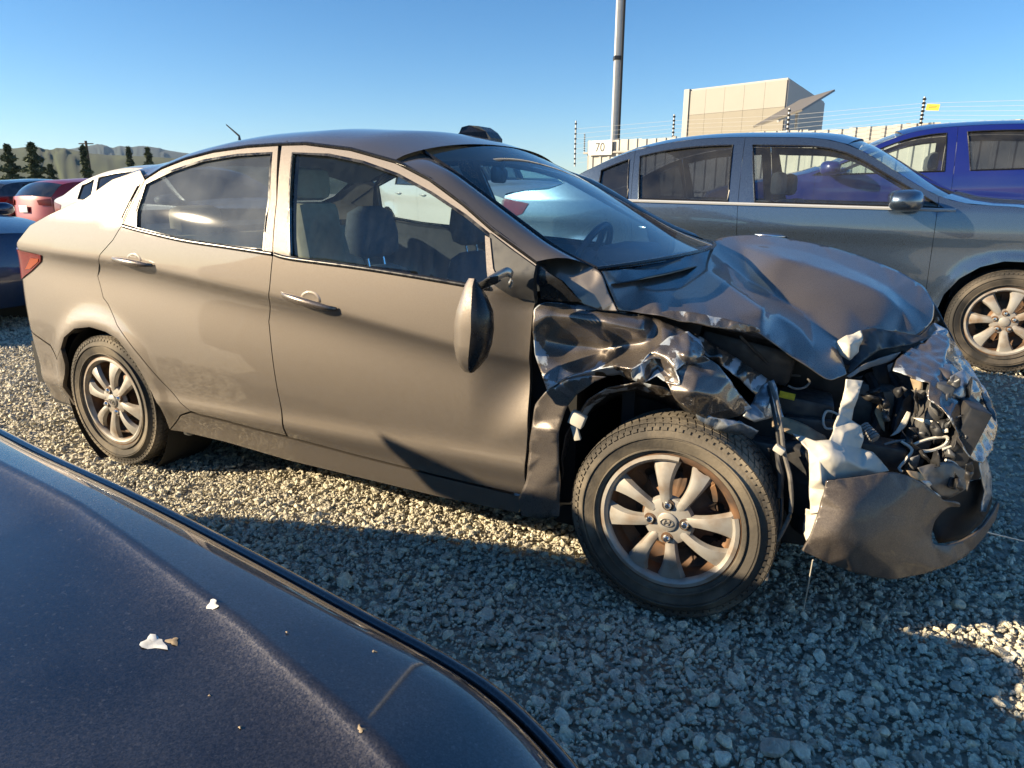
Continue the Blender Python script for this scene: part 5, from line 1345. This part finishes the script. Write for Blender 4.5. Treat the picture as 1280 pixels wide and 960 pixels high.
    # lamps
    for sg in (-1, 1):
        def lampf(x, z, sg=sg): return (x, sg*(hw-ins(x, z)+.005), z)
        panel('headlamp', [(xfe, zf-.05), (xfe-.36, zf-.015), (xfe-.30, zf-.08), (xfe-.1, zf-.17), (xfe, zf-.18)], lamp, root, lampf, step=.06, flange=.01, inward=(0, -sg, 0), flip=sg > 0, world=False)
        ff = lambda v, z, sg=sg: (xfe+.205*(1-abs(v)**2.6)-(.04 if z > zf-.08 else .02), sg*v*(hw-ins(xfe, z)), z+.012)
        panel('headlamp', [(.55, zf-.10), (.98, zf-.06), (.98, zf-.17), (.62, zf-.16)], lamp, root, ff, step=.08, flange=.0, flip=sg > 0, world=False)
        rl = rear_lamp or [(xre, zr-.02), (xre+.26, zr-.06), (xre+.20, zr-.14), (xre, zr-.20)]
        panel('tail_lamp', rl, 'red_lens', root, lampf, step=.05, flange=.01, inward=(0, -sg, 0), flip=sg > 0, world=False)
        fr_ = lambda v, z, sg=sg: (xre-.222*(1-abs(v)**2.6)+.0, sg*v*(hw-ins(xre, z)), z)
        panel('tail_lamp', [(.60, zr-.07), (.98, zr-.03), (.98, zr-.20), (.64, zr-.18)], 'red_lens', root, fr_, step=.08, flange=.0, flip=sg < 0, world=False)
    MB().box((xfe+.17, 0, .50), (.05, .95, .12), bev=.02).build('grille', 'trim_black', root, world=False)
    if plate: MB().box((xre-.235, 0, .78), (.012, .32, .16), bev=.003).build('number_plate', 'plate_white', root, world=False)
    # inside
    mb = MB(); mb.box((-wb/2, 0, zs+.06), (wb+1.2, 2*hw-.2, .06)); mb.box((-.25, 0, .5), (.1, 2*hw-.25, .55)); mb.build('floor_pan', 'under_black', root, smooth_=False, world=False)
    MB().box((-.62, 0, belt_f-.08), (.36, 2*hw-.36, .16), bev=.05).build('dashboard', 'interior_grey', root, world=False)
    if seats:
        for sy in (-.36, .36):
            s_ = MB(); s_.box((-1.32, sy, .72), (.13, .48, .62), Matrix.Rotation(-.28, 3, 'Y'), bev=.05).box((-1.05, sy, .45), (.5, .5, .14), bev=.05)
            q = s_.build('front_seat', 'seat_dark', root, world=False)
            MB().box((-1.44, sy, 1.13), (.09, .26, .17), bev=.04).build('headrest', 'seat_dark', q, world=False)
        MB().box((-2.28, 0, .75), (.14, 1.2, .55), Matrix.Rotation(-.3, 3, 'Y'), bev=.05).build('rear_bench', 'interior_grey', root, world=False)
    if wheels:
        for xc in (0, -wb):
            for sg in (-1, 1):
                make_wheel(root, (xc, sg*(hw-.115), R), R, rr, .20, spokes, lugs, side=sg, style=style, world=False, spin=.3 if sg < 0 else .1, dusty=False)
                hs = MB(); hs.lathe([(R*1.16, 0), (R*1.16, -.26), (0, -.27)], (xc, sg*(hw-.05), R), (0, sg, 0), 24); hs.build('wheel_housing', 'under_black', root, world=False)
    return root, fs, ins, topz, bz

# grey sedan parked beyond, nose the same way
SENTRA_TOP = [(.92, .72), (.55, .86), (.02, .985), (-.43, 1.045), (-1.00, 1.375), (-1.50, 1.435), (-2.04, 1.432), (-2.46, 1.355), (-2.80, 1.215), (-3.05, 1.095), (-3.35, 1.07), (-3.72, .99)]
sen, sfs, sins, stop_, sbz = make_car('grey_sedan', 'undamaged dark grey sedan with chrome window strip parked beside the fence-side blue car', (1.21, 3.23+.88, .171), 0.0, 'grey_paint', SENTRA_TOP, .92, -3.72, 2.70, .88, .965, 1.01,
    [(-2.335, -2.38, -1.70, -1.73, 'glass_tint'), (-1.52, -1.595, -.42, -.80, 'glass_clear'), (-2.66, -2.66, -2.42, -2.46, 'glass_dark')],
    [(-.43, -.455), (-1.575, -1.66), (-2.30, -2.44)], cowl=3, roof_i=(4, 7), step=.045, mirror=(-.66, .965), handles=((-1.40, .79), (-2.22, .82)), chrome_belt=True, crown=.065)
sen['label'] = 'undamaged dark grey sedan with chrome window strip, parked beyond the wrecked taupe one'
# bright blue hatchback behind it, nose the other way
BLUE_TOP = [(.80, .70), (.45, .86), (-.10, .965), (-.50, 1.06), (-1.15, 1.36), (-1.65, 1.425), (-2.35, 1.41), (-2.9, 1.30), (-3.35, 1.08), (-3.5, 1.0)]
bl_, _, _, _, _ = make_car('blue_hatchback', 'bright blue hatchback parked by the white corrugated fence', (-.60, 5.75+.88, .40), math.pi, 'blue_paint', BLUE_TOP, .80, -3.5, 2.65, .88, .98, 1.04,
    [(-2.55, -2.45, -1.72, -1.66, 'glass_tint'), (-1.52, -1.50, -.42, -.95, 'glass_clear')], [(-.45, -.45), (-1.62, -1.58), (-2.6, -2.5)], cowl=3, roof_i=(4, 7), mirror=(-.62, 1.0), handles=((-1.45, .86), (-2.4, .9)), crown=.07)
# white sedan standing askew beyond, and another white one to the left
SED_TOP = [(.90, .70), (.50, .84), (0, .94), (-.45, 1.00), (-1.05, 1.32), (-1.55, 1.385), (-2.1, 1.37), (-2.55, 1.27), (-2.95, 1.09), (-3.3, 1.05), (-3.6, .97)]
make_car('white_sedan', 'white sedan with orange front indicator standing askew behind the grey sedan', (-3.35, 6.2, ground_z(-3.4, 5.6)), math.radians(-30), 'white_paint', SED_TOP, .90, -3.6, 2.62, .87, .93, .99,
    [(-2.35, -2.38, -1.66, -1.68, 'glass_tint'), (-1.50, -1.55, -.42, -.85, 'glass_clear')], [(-.43, -.45), (-1.57, -1.62), (-2.35, -2.45)], cowl=3, roof_i=(4, 6), handles=((-1.40, .86), (-2.2, .88)), lamp='orange_lens')
make_car('white_saloon', 'white saloon with dark side glass parked near the red hatchback', (-6.5, 4.0+.86, .08), 0.0, 'white_paint', [(.85, .70), (.50, .84), (0, .95), (-.45, 1.02), (-1.05, 1.36), (-1.55, 1.43), (-2.05, 1.40), (-2.50, 1.28), (-2.95, 1.09), (-3.2, 1.04), (-3.5, .95)], .85, -3.5, 2.55, .86, .95, 1.02,
    [(-2.20, -2.24, -1.62, -1.64, 'glass_dark'), (-1.50, -1.55, -.42, -.85, 'glass_dark'), (-2.58, -2.54, -2.30, -2.33, 'glass_dark')], [(-.43, -.45), (-1.57, -1.62), (-2.25, -2.32)], cowl=3, roof_i=(4, 6), glass='glass_dark', seats=False)
make_car('red_hatchback', 'red hatchback seen from its tail, beside the white saloon', (-17.65, 11.45, 0), math.radians(90), 'red_paint', [(.80, .66), (.40, .84), (-.10, .95), (-.55, 1.06), (-1.2, 1.38), (-1.7, 1.45), (-2.3, 1.42), (-2.9, 1.34), (-3.25, 1.05), (-3.42, .95)], .80, -3.45, 2.70, .87, .95, 1.05,
    [(-2.55, -2.5, -1.72, -1.70, 'glass_dark'), (-1.55, -1.58, -.45, -.95, 'glass_dark')], [(-.45, -.45), (-1.62, -1.64), (-2.6, -2.5)], cowl=3, roof_i=(4, 7), glass='glass_dark', seats=False, plate=True)
make_car('dark_blue_sedan', 'dark blue sedan whose nose shows behind the tail of the wrecked taupe car', (-7.15, 1.45, 0), math.radians(3), 'blue_dark_paint', [(.85, .74), (.5, .86), (0, .96), (-.45, 1.02), (-1.05, 1.34), (-1.55, 1.41), (-2.1, 1.38), (-2.55, 1.28), (-2.95, 1.09), (-3.3, 1.05), (-3.6, .97)], .85, -3.6, 2.60, .87, .94, 1.0,
    [(-2.35, -2.38, -1.66, -1.68, 'glass_dark'), (-1.50, -1.55, -.42, -.85, 'glass_dark')], [(-.43, -.45), (-1.57, -1.62), (-2.35, -2.45)], cowl=3, roof_i=(4, 6), glass='glass_dark', seats=False)
make_car('midnight_hatchback', 'dark car parked beyond the red hatchback', (-20.3, 11.6, 0), math.radians(90), 'navy_paint', [(.80, .66), (.40, .84), (-.10, .95), (-.55, 1.06), (-1.2, 1.38), (-1.7, 1.45), (-2.3, 1.42), (-2.9, 1.34), (-3.25, 1.05), (-3.42, .95)], .80, -3.45, 2.70, .87, .95, 1.05,
    [(-2.55, -2.5, -1.72, -1.70, 'glass_dark'), (-1.55, -1.58, -.45, -.95, 'glass_dark')], [(-.45, -.45), (-1.62, -1.64), (-2.6, -2.5)], cowl=3, roof_i=(4, 7), glass='glass_dark', seats=False)

# navy coupe in the foreground: the camera looks over its bonnet
NX, NY = -.35, -2.235
navy, nfs, nins, ntop, nbz = make_car('navy_coupe', 'dark navy coupe beside the wrecked sedan, its dusty bonnet marked by bird droppings', (NX, NY, 0), 0.0, 'navy_paint',
    [(.95, .70), (.60, .79), (.10, .845), (-.45, .885), (-.70, .91), (-1.35, 1.235), (-1.80, 1.305), (-2.30, 1.27), (-2.95, 1.06), (-3.3, .99), (-3.6, .93)], .95, -3.6, 2.55, .88, .87, .93,
    [(-2.30, -2.20, -.70, -1.15, 'glass_dark')], [(-.60, -.62), (-2.1, -2.15)], cowl=4, roof_i=(5, 7), mirror=(-.85, .90), glass='glass_dark', seats=False, hood=False)
EDGE_PX = [(-120, 482, .945), (0, 545, .935), (55, 573, .932), (137, 611, .928), (219, 652, .923), (328, 710, .915), (437, 770, .905), (547, 830, .893), (618, 879, .882), (689, 950, .866), (740, 1020, .845), (790, 1120, .81)]
ED = np.array(spline([tuple(onZ(a, b, z)) for a, b, z in EDGE_PX], 6))
# carry the edge back to the windscreen
e0 = ED[0]; back = [e0+np.array([-.14*k, .006*k, .004*k]) for k in range(5, 0, -1)]
ED = np.vstack([back, ED])
RIDGE_W = np.interp(ED[:, 0], [-1.2, -.5, -.2, .08, .23, .5], [.05, .060, .062, .085, .112, .16])
def bon(i, d):
    e = ED[i]; rw = RIDGE_W[i]
    rise = .0135*(1-math.exp(-d/.010))+.22*min(d, rw)
    if d > rw: q = d-rw; rise += -.85*.018*(1-math.exp(-q/.018))+.02*q
    return (e[0]+d*.10*smooth(.1, .5, e[0]), e[1]-d, e[2]+rise)
ds = [0, .002, .005, .009, .014, .02, .028, .038, .05]
rows = []
for i in range(len(ED)):
    rw = RIDGE_W[i]; dd = ds+list(np.linspace(.05, 1, 8)[1:-1]*(rw-.05)+.05) if rw > .055 else ds
    dd = sorted(set([round(q*rw, 5) for q in (0, .03, .07, .12, .2, .3, .42, .55, .68, .78, .86, .93, 1.0)]+[round(rw+q, 5) for q in (.004, .010, .02, .035, .055, .08, .11, .15, .2, .28, .38, .52, .7, .86)]))
    rows.append([bon(i, d) for d in dd])
bonnet = loft('bonnet', rows, 'navy_paint', navy)
# turned-down edge, shut line, wing top
loft('bonnet_edge', [[(e[0], e[1], e[2]), (e[0], e[1]+.0015, e[2]-.003), (e[0], e[1]+.001, e[2]-.010), (e[0], e[1]-.006, e[2]-.02)] for e in ED], 'navy_paint', bonnet)
loft('shut_line_seal', [[(e[0], e[1]-.004, e[2]-.016), (e[0], e[1]+.006, e[2]-.019), (e[0], e[1]+.010, e[2]-.017)] for e in ED], 'trim_black', bonnet)
loft('wing_top', [[(e[0], e[1]+a, e[2]+b) for a, b in ((.0075, -.020), (.0075, -.008), (.009, -.0045), (.012, -.003), (.017, -.0045), (.022, -.009), (.030, -.020), (.042, -.05), (.05, -.10), (.052, -.2))] for e in ED], 'navy_paint', navy)
# bird droppings and bits of leaf on the bonnet
def on_bonnet(px, py):
    Z = .97
    for _ in range(25):
        p = onZ(px, py, Z); i = int(np.argmin((ED[:, 0]-p[0])**2)); d = ED[i][1]-p[1]
        Z = .5*Z+.5*bon(i, max(0, d))[2]
    return onZ(px, py, Z)
def splat(nm, label, px, py, r, m, seed, cat='dropping', asp=.6, group=None):
    rr_ = random.Random(seed); c = on_bonnet(px, py); V = [(c[0], c[1], c[2]+.0012)]; F = []; n = 18
    for k, hgt in ((.55, .0010), (1.0, .0005)):
        for j in range(n):
            a = 2*math.pi*j/n; q = r*k*(1+.30*math.sin(3*a+seed)+rr_.uniform(-.18, .18)); x, y = c[0]+q*math.cos(a), c[1]+q*asp*math.sin(a)
            i = int(np.argmin((ED[:, 0]-x)**2)); z = bon(i, max(0, ED[i][1]-y))[2]; V.append((x, y, z+hgt))
    for j in range(n): F.append((0, 1+j, 1+(j+1) % n)); F.append((1+j, 1+n+j, 1+n+(j+1) % n, 1+(j+1) % n))
    o = obj(nm, V, F, m); tag(o, label, cat, group); return o
splat('bird_dropping', 'larger white bird dropping on the navy bonnet', 192, 805, .011, 'bird_white', 1)
splat('bird_dropping', 'small white bird dropping on the navy bonnet nearer its edge', 266, 757, .0055, 'bird_white', 2)
splat('dried_speck', 'brownish speck just beside the larger bird dropping', 216, 802, .005, 'rust_tan', 3, 'speck')
for k, (px, py, r) in enumerate(((300, 910, .0013), (359, 791, .0014), (452, 912, .0028), (468, 815, .0022), (262, 870, .001))):
    splat('dried_speck', 'tiny tan speck of debris stuck on the navy bonnet', px, py, r, 'rust_tan', 10+k, 'speck', .7, 'specks on the navy bonnet')

# unseen panel added on the navy roof, shaped to cast the pointed door shadow
lp = [(-3.43, -1.66, 1.60), (-3.09, -1.52, 1.335), (-2.70, -1.66, 1.32), (-2.40, -1.70, 1.33), (-2.73, -1.66, 1.50), (-3.0, -1.64, 1.485)]
lpo = obj('shadow_panel', [np.array(q)+np.array([0, o, 0]) for o in (0, -.02) for q in lp], [(0, 1, 2, 5), (5, 2, 3, 4), (11, 8, 7, 6), (10, 9, 8, 11)]+[(i, 6+i, 6+(i+1) % 6, (i+1) % 6) for i in range(6)], 'black_plastic', None, smooth_=False)
tag(lpo, 'added black panel on the roof of the navy coupe, casting the pointed door shadow', 'panel')

# ================================================================== fence, pole, building, trees, hills
mat('fence_white', (0.42, 0.41, 0.38), 0.5, var=(0.36, 0.35, 0.325), vscale=2.5, dirt=(0.22, 0.19, 0.15), dscale=1.2, damt=.35)
mat('steel_grey', (0.52, 0.52, 0.51), 0.5, metal=.1, var=(0.45, 0.45, 0.44), vscale=6)
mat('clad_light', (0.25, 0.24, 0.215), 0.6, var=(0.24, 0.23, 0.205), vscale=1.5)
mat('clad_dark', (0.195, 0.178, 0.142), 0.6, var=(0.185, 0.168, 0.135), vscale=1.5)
mat('clad_side', (0.32, 0.31, 0.30), 0.6)
mat('solar_back', (0.20, 0.185, 0.165), 0.5, var=(0.16, 0.15, 0.135), vscale=3)
mat('solar_cell', (0.16, 0.145, 0.125), 0.5)
mat('sign_white', (0.50, 0.50, 0.48), 0.5); mat('sign_black', (0.02, 0.02, 0.02), 0.6); mat('sign_yellow', (0.75, 0.52, 0.02), 0.5)
mat('bark', (0.07, 0.05, 0.035), 0.9)
mat('needles', (0.032, 0.052, 0.024), 0.85, var=(0.065, 0.085, 0.032), vscale=.6)
mat('hill_green', (0.035, 0.052, 0.030), 1.0, var=(0.07, 0.085, 0.038), vscale=.02, detail=8)
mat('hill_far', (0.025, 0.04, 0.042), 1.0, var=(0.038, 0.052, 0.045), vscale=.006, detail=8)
FA, FB = np.array([-7.377, 18.173]), np.array([2.674, 15.301])
FD = (FB-FA)/np.linalg.norm(FB-FA); FN = np.array([FD[1], -FD[0]])     # FN points to the yard
fence = empty('corrugated_fence', (FA[0], FA[1], ground_z(*FA))); tag(fence, 'white corrugated metal fence closing the yard', 'fence')
FZ = 2.62
def fp(s, off, z): p = FA+FD*s+FN*off; return (p[0], p[1], z)
prof = [(0, 0), (.06, 0), (.085, .035), (.155, .035), (.18, 0), (.30, 0)]
for i in range(22):
    s0 = .05+i*.90; top_ = FZ+crng.uniform(-.025, .02)
    pts = []
    for k in range(3):
        pts += [(s0+k*.30+a, b) for a, b in prof[:-1]]
    pts.append((s0+.90-.004, 0)); rows = [[fp(s, o, z) for s, o in pts] for z in (ground_z(*(FA+FD*s0))-.05, top_)]
    o = loft('fence_panel', rows, 'fence_white', fence, smooth_=False)
for z in (1.25, 2.30):
    MB().tube([fp(-.1, .06, z), fp(19.9, .06, z)], .03, 6).build('fence_rail', 'fence_white', fence)
for i in range(8):
    s0 = .02+i*2.8
    MB().box(fp(s0, -.06, 1.55), (.09, .09, 2.2)).build('fence_post', 'fence_white', fence)
# sign with the row number
SGS = .05+.55
sg_root = obj('row_sign', *(lambda mb: (mb.V, mb.F))(MB().box(fp(.52, .10, 2.43), (.82, .02, .40), Matrix.Rotation(math.atan2(FD[1], FD[0]), 3, 'Z'))), 'sign_white', None, smooth_=False)
tag(sg_root, 'white board with the number 70 on the end of the fence', 'sign')
tc = bpy.data.curves.new('number', 'FONT'); tc.body = '70'; tc.size = .34; tc.align_x = 'CENTER'; tc.align_y = 'CENTER'; tc.extrude = .002
tob = bpy.data.objects.new('tmp', tc); COL.objects.link(tob)
bpy.context.view_layer.update()
me = bpy.data.meshes.new_from_object(tob.evaluated_get(bpy.context.evaluated_depsgraph_get())); bpy.data.objects.remove(tob)
num = bpy.data.objects.new('number', me); COL.objects.link(num); me.materials.clear(); me.materials.append(MATS['sign_black'])
num.matrix_world = Matrix.Translation(Vector(fp(.52, .113, 2.43))) @ Matrix.Rotation(math.atan2(FD[1], FD[0]), 4, 'Z') @ Matrix.Rotation(math.pi/2, 4, 'X')
num.parent = sg_root
# electric fence posts with insulators and wires
def epost(px, py_top, Y, label, hgt=1.0, lean=0.0):
    t = onY(px, py_top, Y); b = np.array([t[0]-lean, t[1], t[2]-hgt])
    root = empty('electric_fence_post', tuple(b)); tag(root, label, 'post', 'posts of the electric fence')
    MB().tube([b, t], .022, 6).build('rod', 'steel_grey', root)
    for k in range(9):
        p = b+(t-b)*((k+.6)/9.2); MB().tube([p-np.array([0, 0, .028]), p, p+np.array([0, 0, .028])], [.02, .042, .02], 7).build('insulator', 'black_plastic', root)
    return b, t
posts = [(720, 151, 18.6, 'electric fence post standing at the end of the fence next to the number board', 1.3), (843, 143, 17.6, 'electric fence post on the fence, left of the beige building', .9), (987, 135, 16.3, 'electric fence post in front of the beige building', .9), (1156, 121, 15.6, 'electric fence post with the yellow warning plate', .7), (1345, 112, 15.0, 'electric fence post on the fence behind the blue hatchback', .9)]
bt = [epost(*p) for p in posts]
epost(731, 167, 30, 'small distant electric fence post beyond the number board', .9)
for k in range(8):
    f_ = (k+.6)/9.2; mb = MB(); mb.tube([b+(t-b)*f_ for b, t in bt], .003, 4, False)
    o = mb.build('fence_wire', 'steel_grey'); tag(o, 'thin wire of the electric fence strung between its posts', 'wire', 'wires of the electric fence')
p = onY(1166, 134, 15.55); yp = obj('warning_plate', *(lambda mb: (mb.V, mb.F))(MB().box(p, (.24, .012, .12), Matrix.Rotation(-.28, 3, 'Z') @ Matrix.Rotation(.1, 3, 'Y'))), 'sign_yellow', None, smooth_=False)
tag(yp, 'yellow warning plate hung on the electric fence wires', 'sign')
mb = MB()
for dz in (.022, -.012): mb.box(p+np.array([-.004, -.009, dz]), (.15, .004, .014), Matrix.Rotation(-.28, 3, 'Z') @ Matrix.Rotation(.1, 3, 'Y'))
mb.build('warning_text', 'sign_black', yp, smooth_=False)['kind'] = 'stuff'
# tall steel pole
pb = onY(768.5, 172, 20.5)
pole = empty('steel_pole', (pb[0], pb[1], ground_z(pb[0], pb[1]))); tag(pole, 'tall grey square steel pole behind the fence', 'pole')
Rz = Matrix.Rotation(.55, 3, 'Z')
MB().box((pb[0], pb[1], 7.0), (.22, .22, 13.5), Rz, bev=.015).build('mast', 'steel_grey', pole)
for z in (5.2, 7.45):
    MB().box((pb[0], pb[1], z), (.27, .27, .12), Rz, bev=.01).build('clamp', 'black_plastic', pole)
mb = MB(); q = Rz @ Vector((.10, -.14, 0)); mb.box((pb[0]+q.x, pb[1]+q.y, 7.0), (.06, .06, 13.2), Rz); mb.build('shaded_side', 'sign_black', pole, smooth_=False)  # black strip stands in for the shade on the pole's right side
# beige building
A, B, C_, D_ = (-10.2, 40.9), (-4.61, 38.7), (-3.71, 50.2), (-9.3, 52.4)
bld = empty('beige_building', (-7, 45, .8)); tag(bld, 'beige panel-clad building with a flat roof beyond the fence', 'building')
def wallpan(P, Q, z0, z1, n, m, nm):
    P, Q = np.array(P), np.array(Q); d = (Q-P)/n; ang = math.atan2(d[1], d[0]); L_ = np.linalg.norm(d)
    for i in range(n):
        c = P+d*(i+.5); MB().box((c[0], c[1], (z0+z1)/2), (L_-.012, .12, z1-z0-.012), Matrix.Rotation(ang, 3, 'Z')).build(nm, m, bld, smooth_=False)
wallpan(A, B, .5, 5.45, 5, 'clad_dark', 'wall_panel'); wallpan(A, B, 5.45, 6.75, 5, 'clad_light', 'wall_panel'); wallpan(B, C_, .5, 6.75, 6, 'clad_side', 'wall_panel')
mb = MB(); mb.add([(*q, z) for z in (6.70, 6.84) for q in (A, B, C_, D_)], [(4, 5, 6, 7), (0, 1, 5, 4), (1, 2, 6, 5), (2, 3, 7, 6), (3, 0, 4, 7)]); mb.build('roof', 'clad_side', bld, smooth_=False)
mb = MB(); mb.add([(q[0]+.1*(1 if q[0] < -7 else -1), q[1]+.2, z) for z in (.5, 6.7) for q in (A, B, C_, D_)], [(0, 1, 5, 4), (1, 2, 6, 5), (2, 3, 7, 6), (3, 0, 4, 7)]); mb.build('core', 'clad_side', bld, smooth_=False)
MB().box((A[0]-.04, A[1]+.02, 3.65), (.35, .3, 6.4), Matrix.Rotation(-.37, 3, 'Z')).build('corner_post', 'clad_side', bld, smooth_=False)
# tilted solar panel on a frame
sp = [onY(942, 160, 31.0), onY(1000, 127, 34.5), onY(1044, 114, 34.0), onY(1003, 139, 30.5)]
sr = empty('solar_panel', (float(np.mean([q[0] for q in sp])), 32.5, .8)); tag(sr, 'large tilted solar panel in front of the beige building', 'solar panel')
nn_ = np.cross(sp[1]-sp[0], sp[3]-sp[0]); nn_ = nn_/np.linalg.norm(nn_); nn_ = nn_ if nn_[2] > 0 else -nn_
mb = MB(); mb.add([q+nn_*k for k in (0, .08) for q in sp], [(0, 1, 2, 3), (0, 1, 5, 4), (1, 2, 6, 5), (2, 3, 7, 6), (3, 0, 4, 7)]); mb.build('panel_frame', 'solar_back', sr, smooth_=False)
mb = MB(); mb.add([q+nn_*.085 for q in sp], [(0, 1, 2, 3)]); mb.build('cells', 'solar_cell', sr, smooth_=False)
mid = (sp[0]+sp[1]+sp[2]+sp[3])/4
MB().tube([(mid[0], mid[1], .7), mid], .08, 8).build('post', 'steel_grey', sr); MB().tube([(sp[0]+sp[3])/2-nn_*.06, (sp[1]+sp[2])/2-nn_*.06], .05, 6).build('beam', 'steel_grey', sr)
# conifers
def conifer(px, py_top, D, wpx, label, seed):
    d = ray(px, py_top); t = D/math.hypot(d[0], d[1]); tp = CAM+d*t; H = tp[2]; base = (tp[0], tp[1], 0.0)
    root = empty('conifer_tree', base); tag(root, label, 'tree', 'conifers beyond the yard')
    MB().tube([(base[0], base[1], -.2), (base[0], base[1], H*.6), tuple(tp)], [H*.022, H*.012, .02], 7).build('trunk', 'bark', root)
    r = random.Random(seed); Rm = wpx/2/FPX*D*1.05; V = []; F = []
    n = 2600
    for i in range(n):
        h = r.random()**.85; z = H*(.06+.93*h); R_ = Rm*(1-h)**.8*(.55+.45*math.sin(h*34+seed))+.08; a = r.uniform(0, 6.283); q = R_*math.sqrt(r.uniform(.15, 1))
        c = Vector((base[0]+q*math.cos(a), base[1]+q*math.sin(a), z-q*.18)); s_ = H*.05*r.uniform(.6, 1.3)
        u = Vector((r.gauss(0, 1), r.gauss(0, 1), r.gauss(0, .6))).normalized()*s_; v = Vector((r.gauss(0, 1), r.gauss(0, 1), r.gauss(0, .6))).normalized()*s_*.5
        b = len(V); V += [tuple(c-u*.5-v), tuple(c+u-v*.2), tuple(c-u*.3+v)]; F.append((b, b+1, b+2))
    obj('crown', V, F, 'needles', root, smooth_=False)
for k, (px, pt, D, w, lab) in enumerate([(8, 180, 70, 40, 'bushy conifer beyond the yard, next to the broad pointed one'), (38, 178, 66, 44, 'broad pointed conifer beyond the yard behind the red hatchback'), (103, 182, 75, 15, 'slim dark conifer beside the thin wooden utility pole'), (160, 184, 110, 15, 'small conifer beyond the white saloon'), (184, 184, 105, 21, 'small broad conifer beyond the white saloon, near its roof'), (62, 205, 60, 30, 'low bushy conifer at the foot of the broad pointed one')]):
    conifer(px, pt, D, w, lab, k)
t = onY(107, 176, 40); up_ = empty('utility_pole', (t[0], t[1], 0)); tag(up_, 'thin wooden utility pole beside the slim conifer', 'pole')
MB().tube([(t[0], t[1], 0), tuple(t)], .11, 8).build('mast', 'bark', up_)
MB().tube([(t[0]-.6, t[1]-.3, t[2]-.25), (t[0]+.6, t[1]+.3, t[2]-.25)], .05, 6).build('crossarm', 'bark', up_)
# hills
def hill(nm, label, pts, D, m, depth):
    rows = []; P = spline(pts, 8); top_ = []
    for (px, py) in P:
        d = ray(px, py); t = D/math.hypot(d[0], d[1]); q = CAM+d*t; top_.append((q, d/math.hypot(d[0], d[1])))
    K = 14
    for k in range(K+1):
        f_ = k/K; row = []
        for i, (q, d) in enumerate(top_):
            back = depth*(1-f_); nz = noise.noise(Vector((i*.35, k*.5, D*.01)))*.035*q[2]*math.sin(math.pi*f_)
            row.append((q[0]-d[0]*back, q[1]-d[1]*back, max(-2, q[2]*math.sin(f_*math.pi/2)**1.2+nz-1)))
        rows.append(row)
    top_pts = [(r[0]+d[0]*depth, r[1]+d[1]*depth, -5) for r, (q, d) in zip(rows[-1], top_)]; rows.append(top_pts)
    o = loft(nm, rows, m, None); tag(o, label, kind='structure'); return o
hill('hill', 'green hillside beyond the trees', [(-400, 190), (-200, 182), (-60, 184), (0, 187), (40, 185), (62, 188), (75, 186), (100, 190), (130, 194), (170, 196), (230, 199), (300, 205), (420, 215), (560, 228)], 520, 'hill_green', 330)
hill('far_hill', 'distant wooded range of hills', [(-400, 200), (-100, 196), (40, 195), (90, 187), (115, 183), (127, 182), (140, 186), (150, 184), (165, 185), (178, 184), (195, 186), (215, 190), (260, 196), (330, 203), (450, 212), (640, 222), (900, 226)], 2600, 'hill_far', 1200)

# the air itself: a thin even haze that only tells over the kilometres to the hills
hz = MB().box((-1150, 1900, 126), (6700, 4850, 266)).build('haze', None, None, smooth_=False)
hm = bpy.data.materials.new('haze'); hm.use_nodes = True; hm.node_tree.nodes.clear()
ho = hm.node_tree.nodes.new('ShaderNodeOutputMaterial'); pv = hm.node_tree.nodes.new('ShaderNodeVolumePrincipled')
pv.inputs['Color'].default_value = (0.48, 0.70, 1.0, 1); pv.inputs['Density'].default_value = 0.00008; pv.inputs['Anisotropy'].default_value = 0.2
hm.node_tree.links.new(pv.outputs[0], ho.inputs['Volume']); hz.data.materials.append(hm)
tag(hz, 'thin blue haze in front of the distant hills', 'haze', kind='stuff')
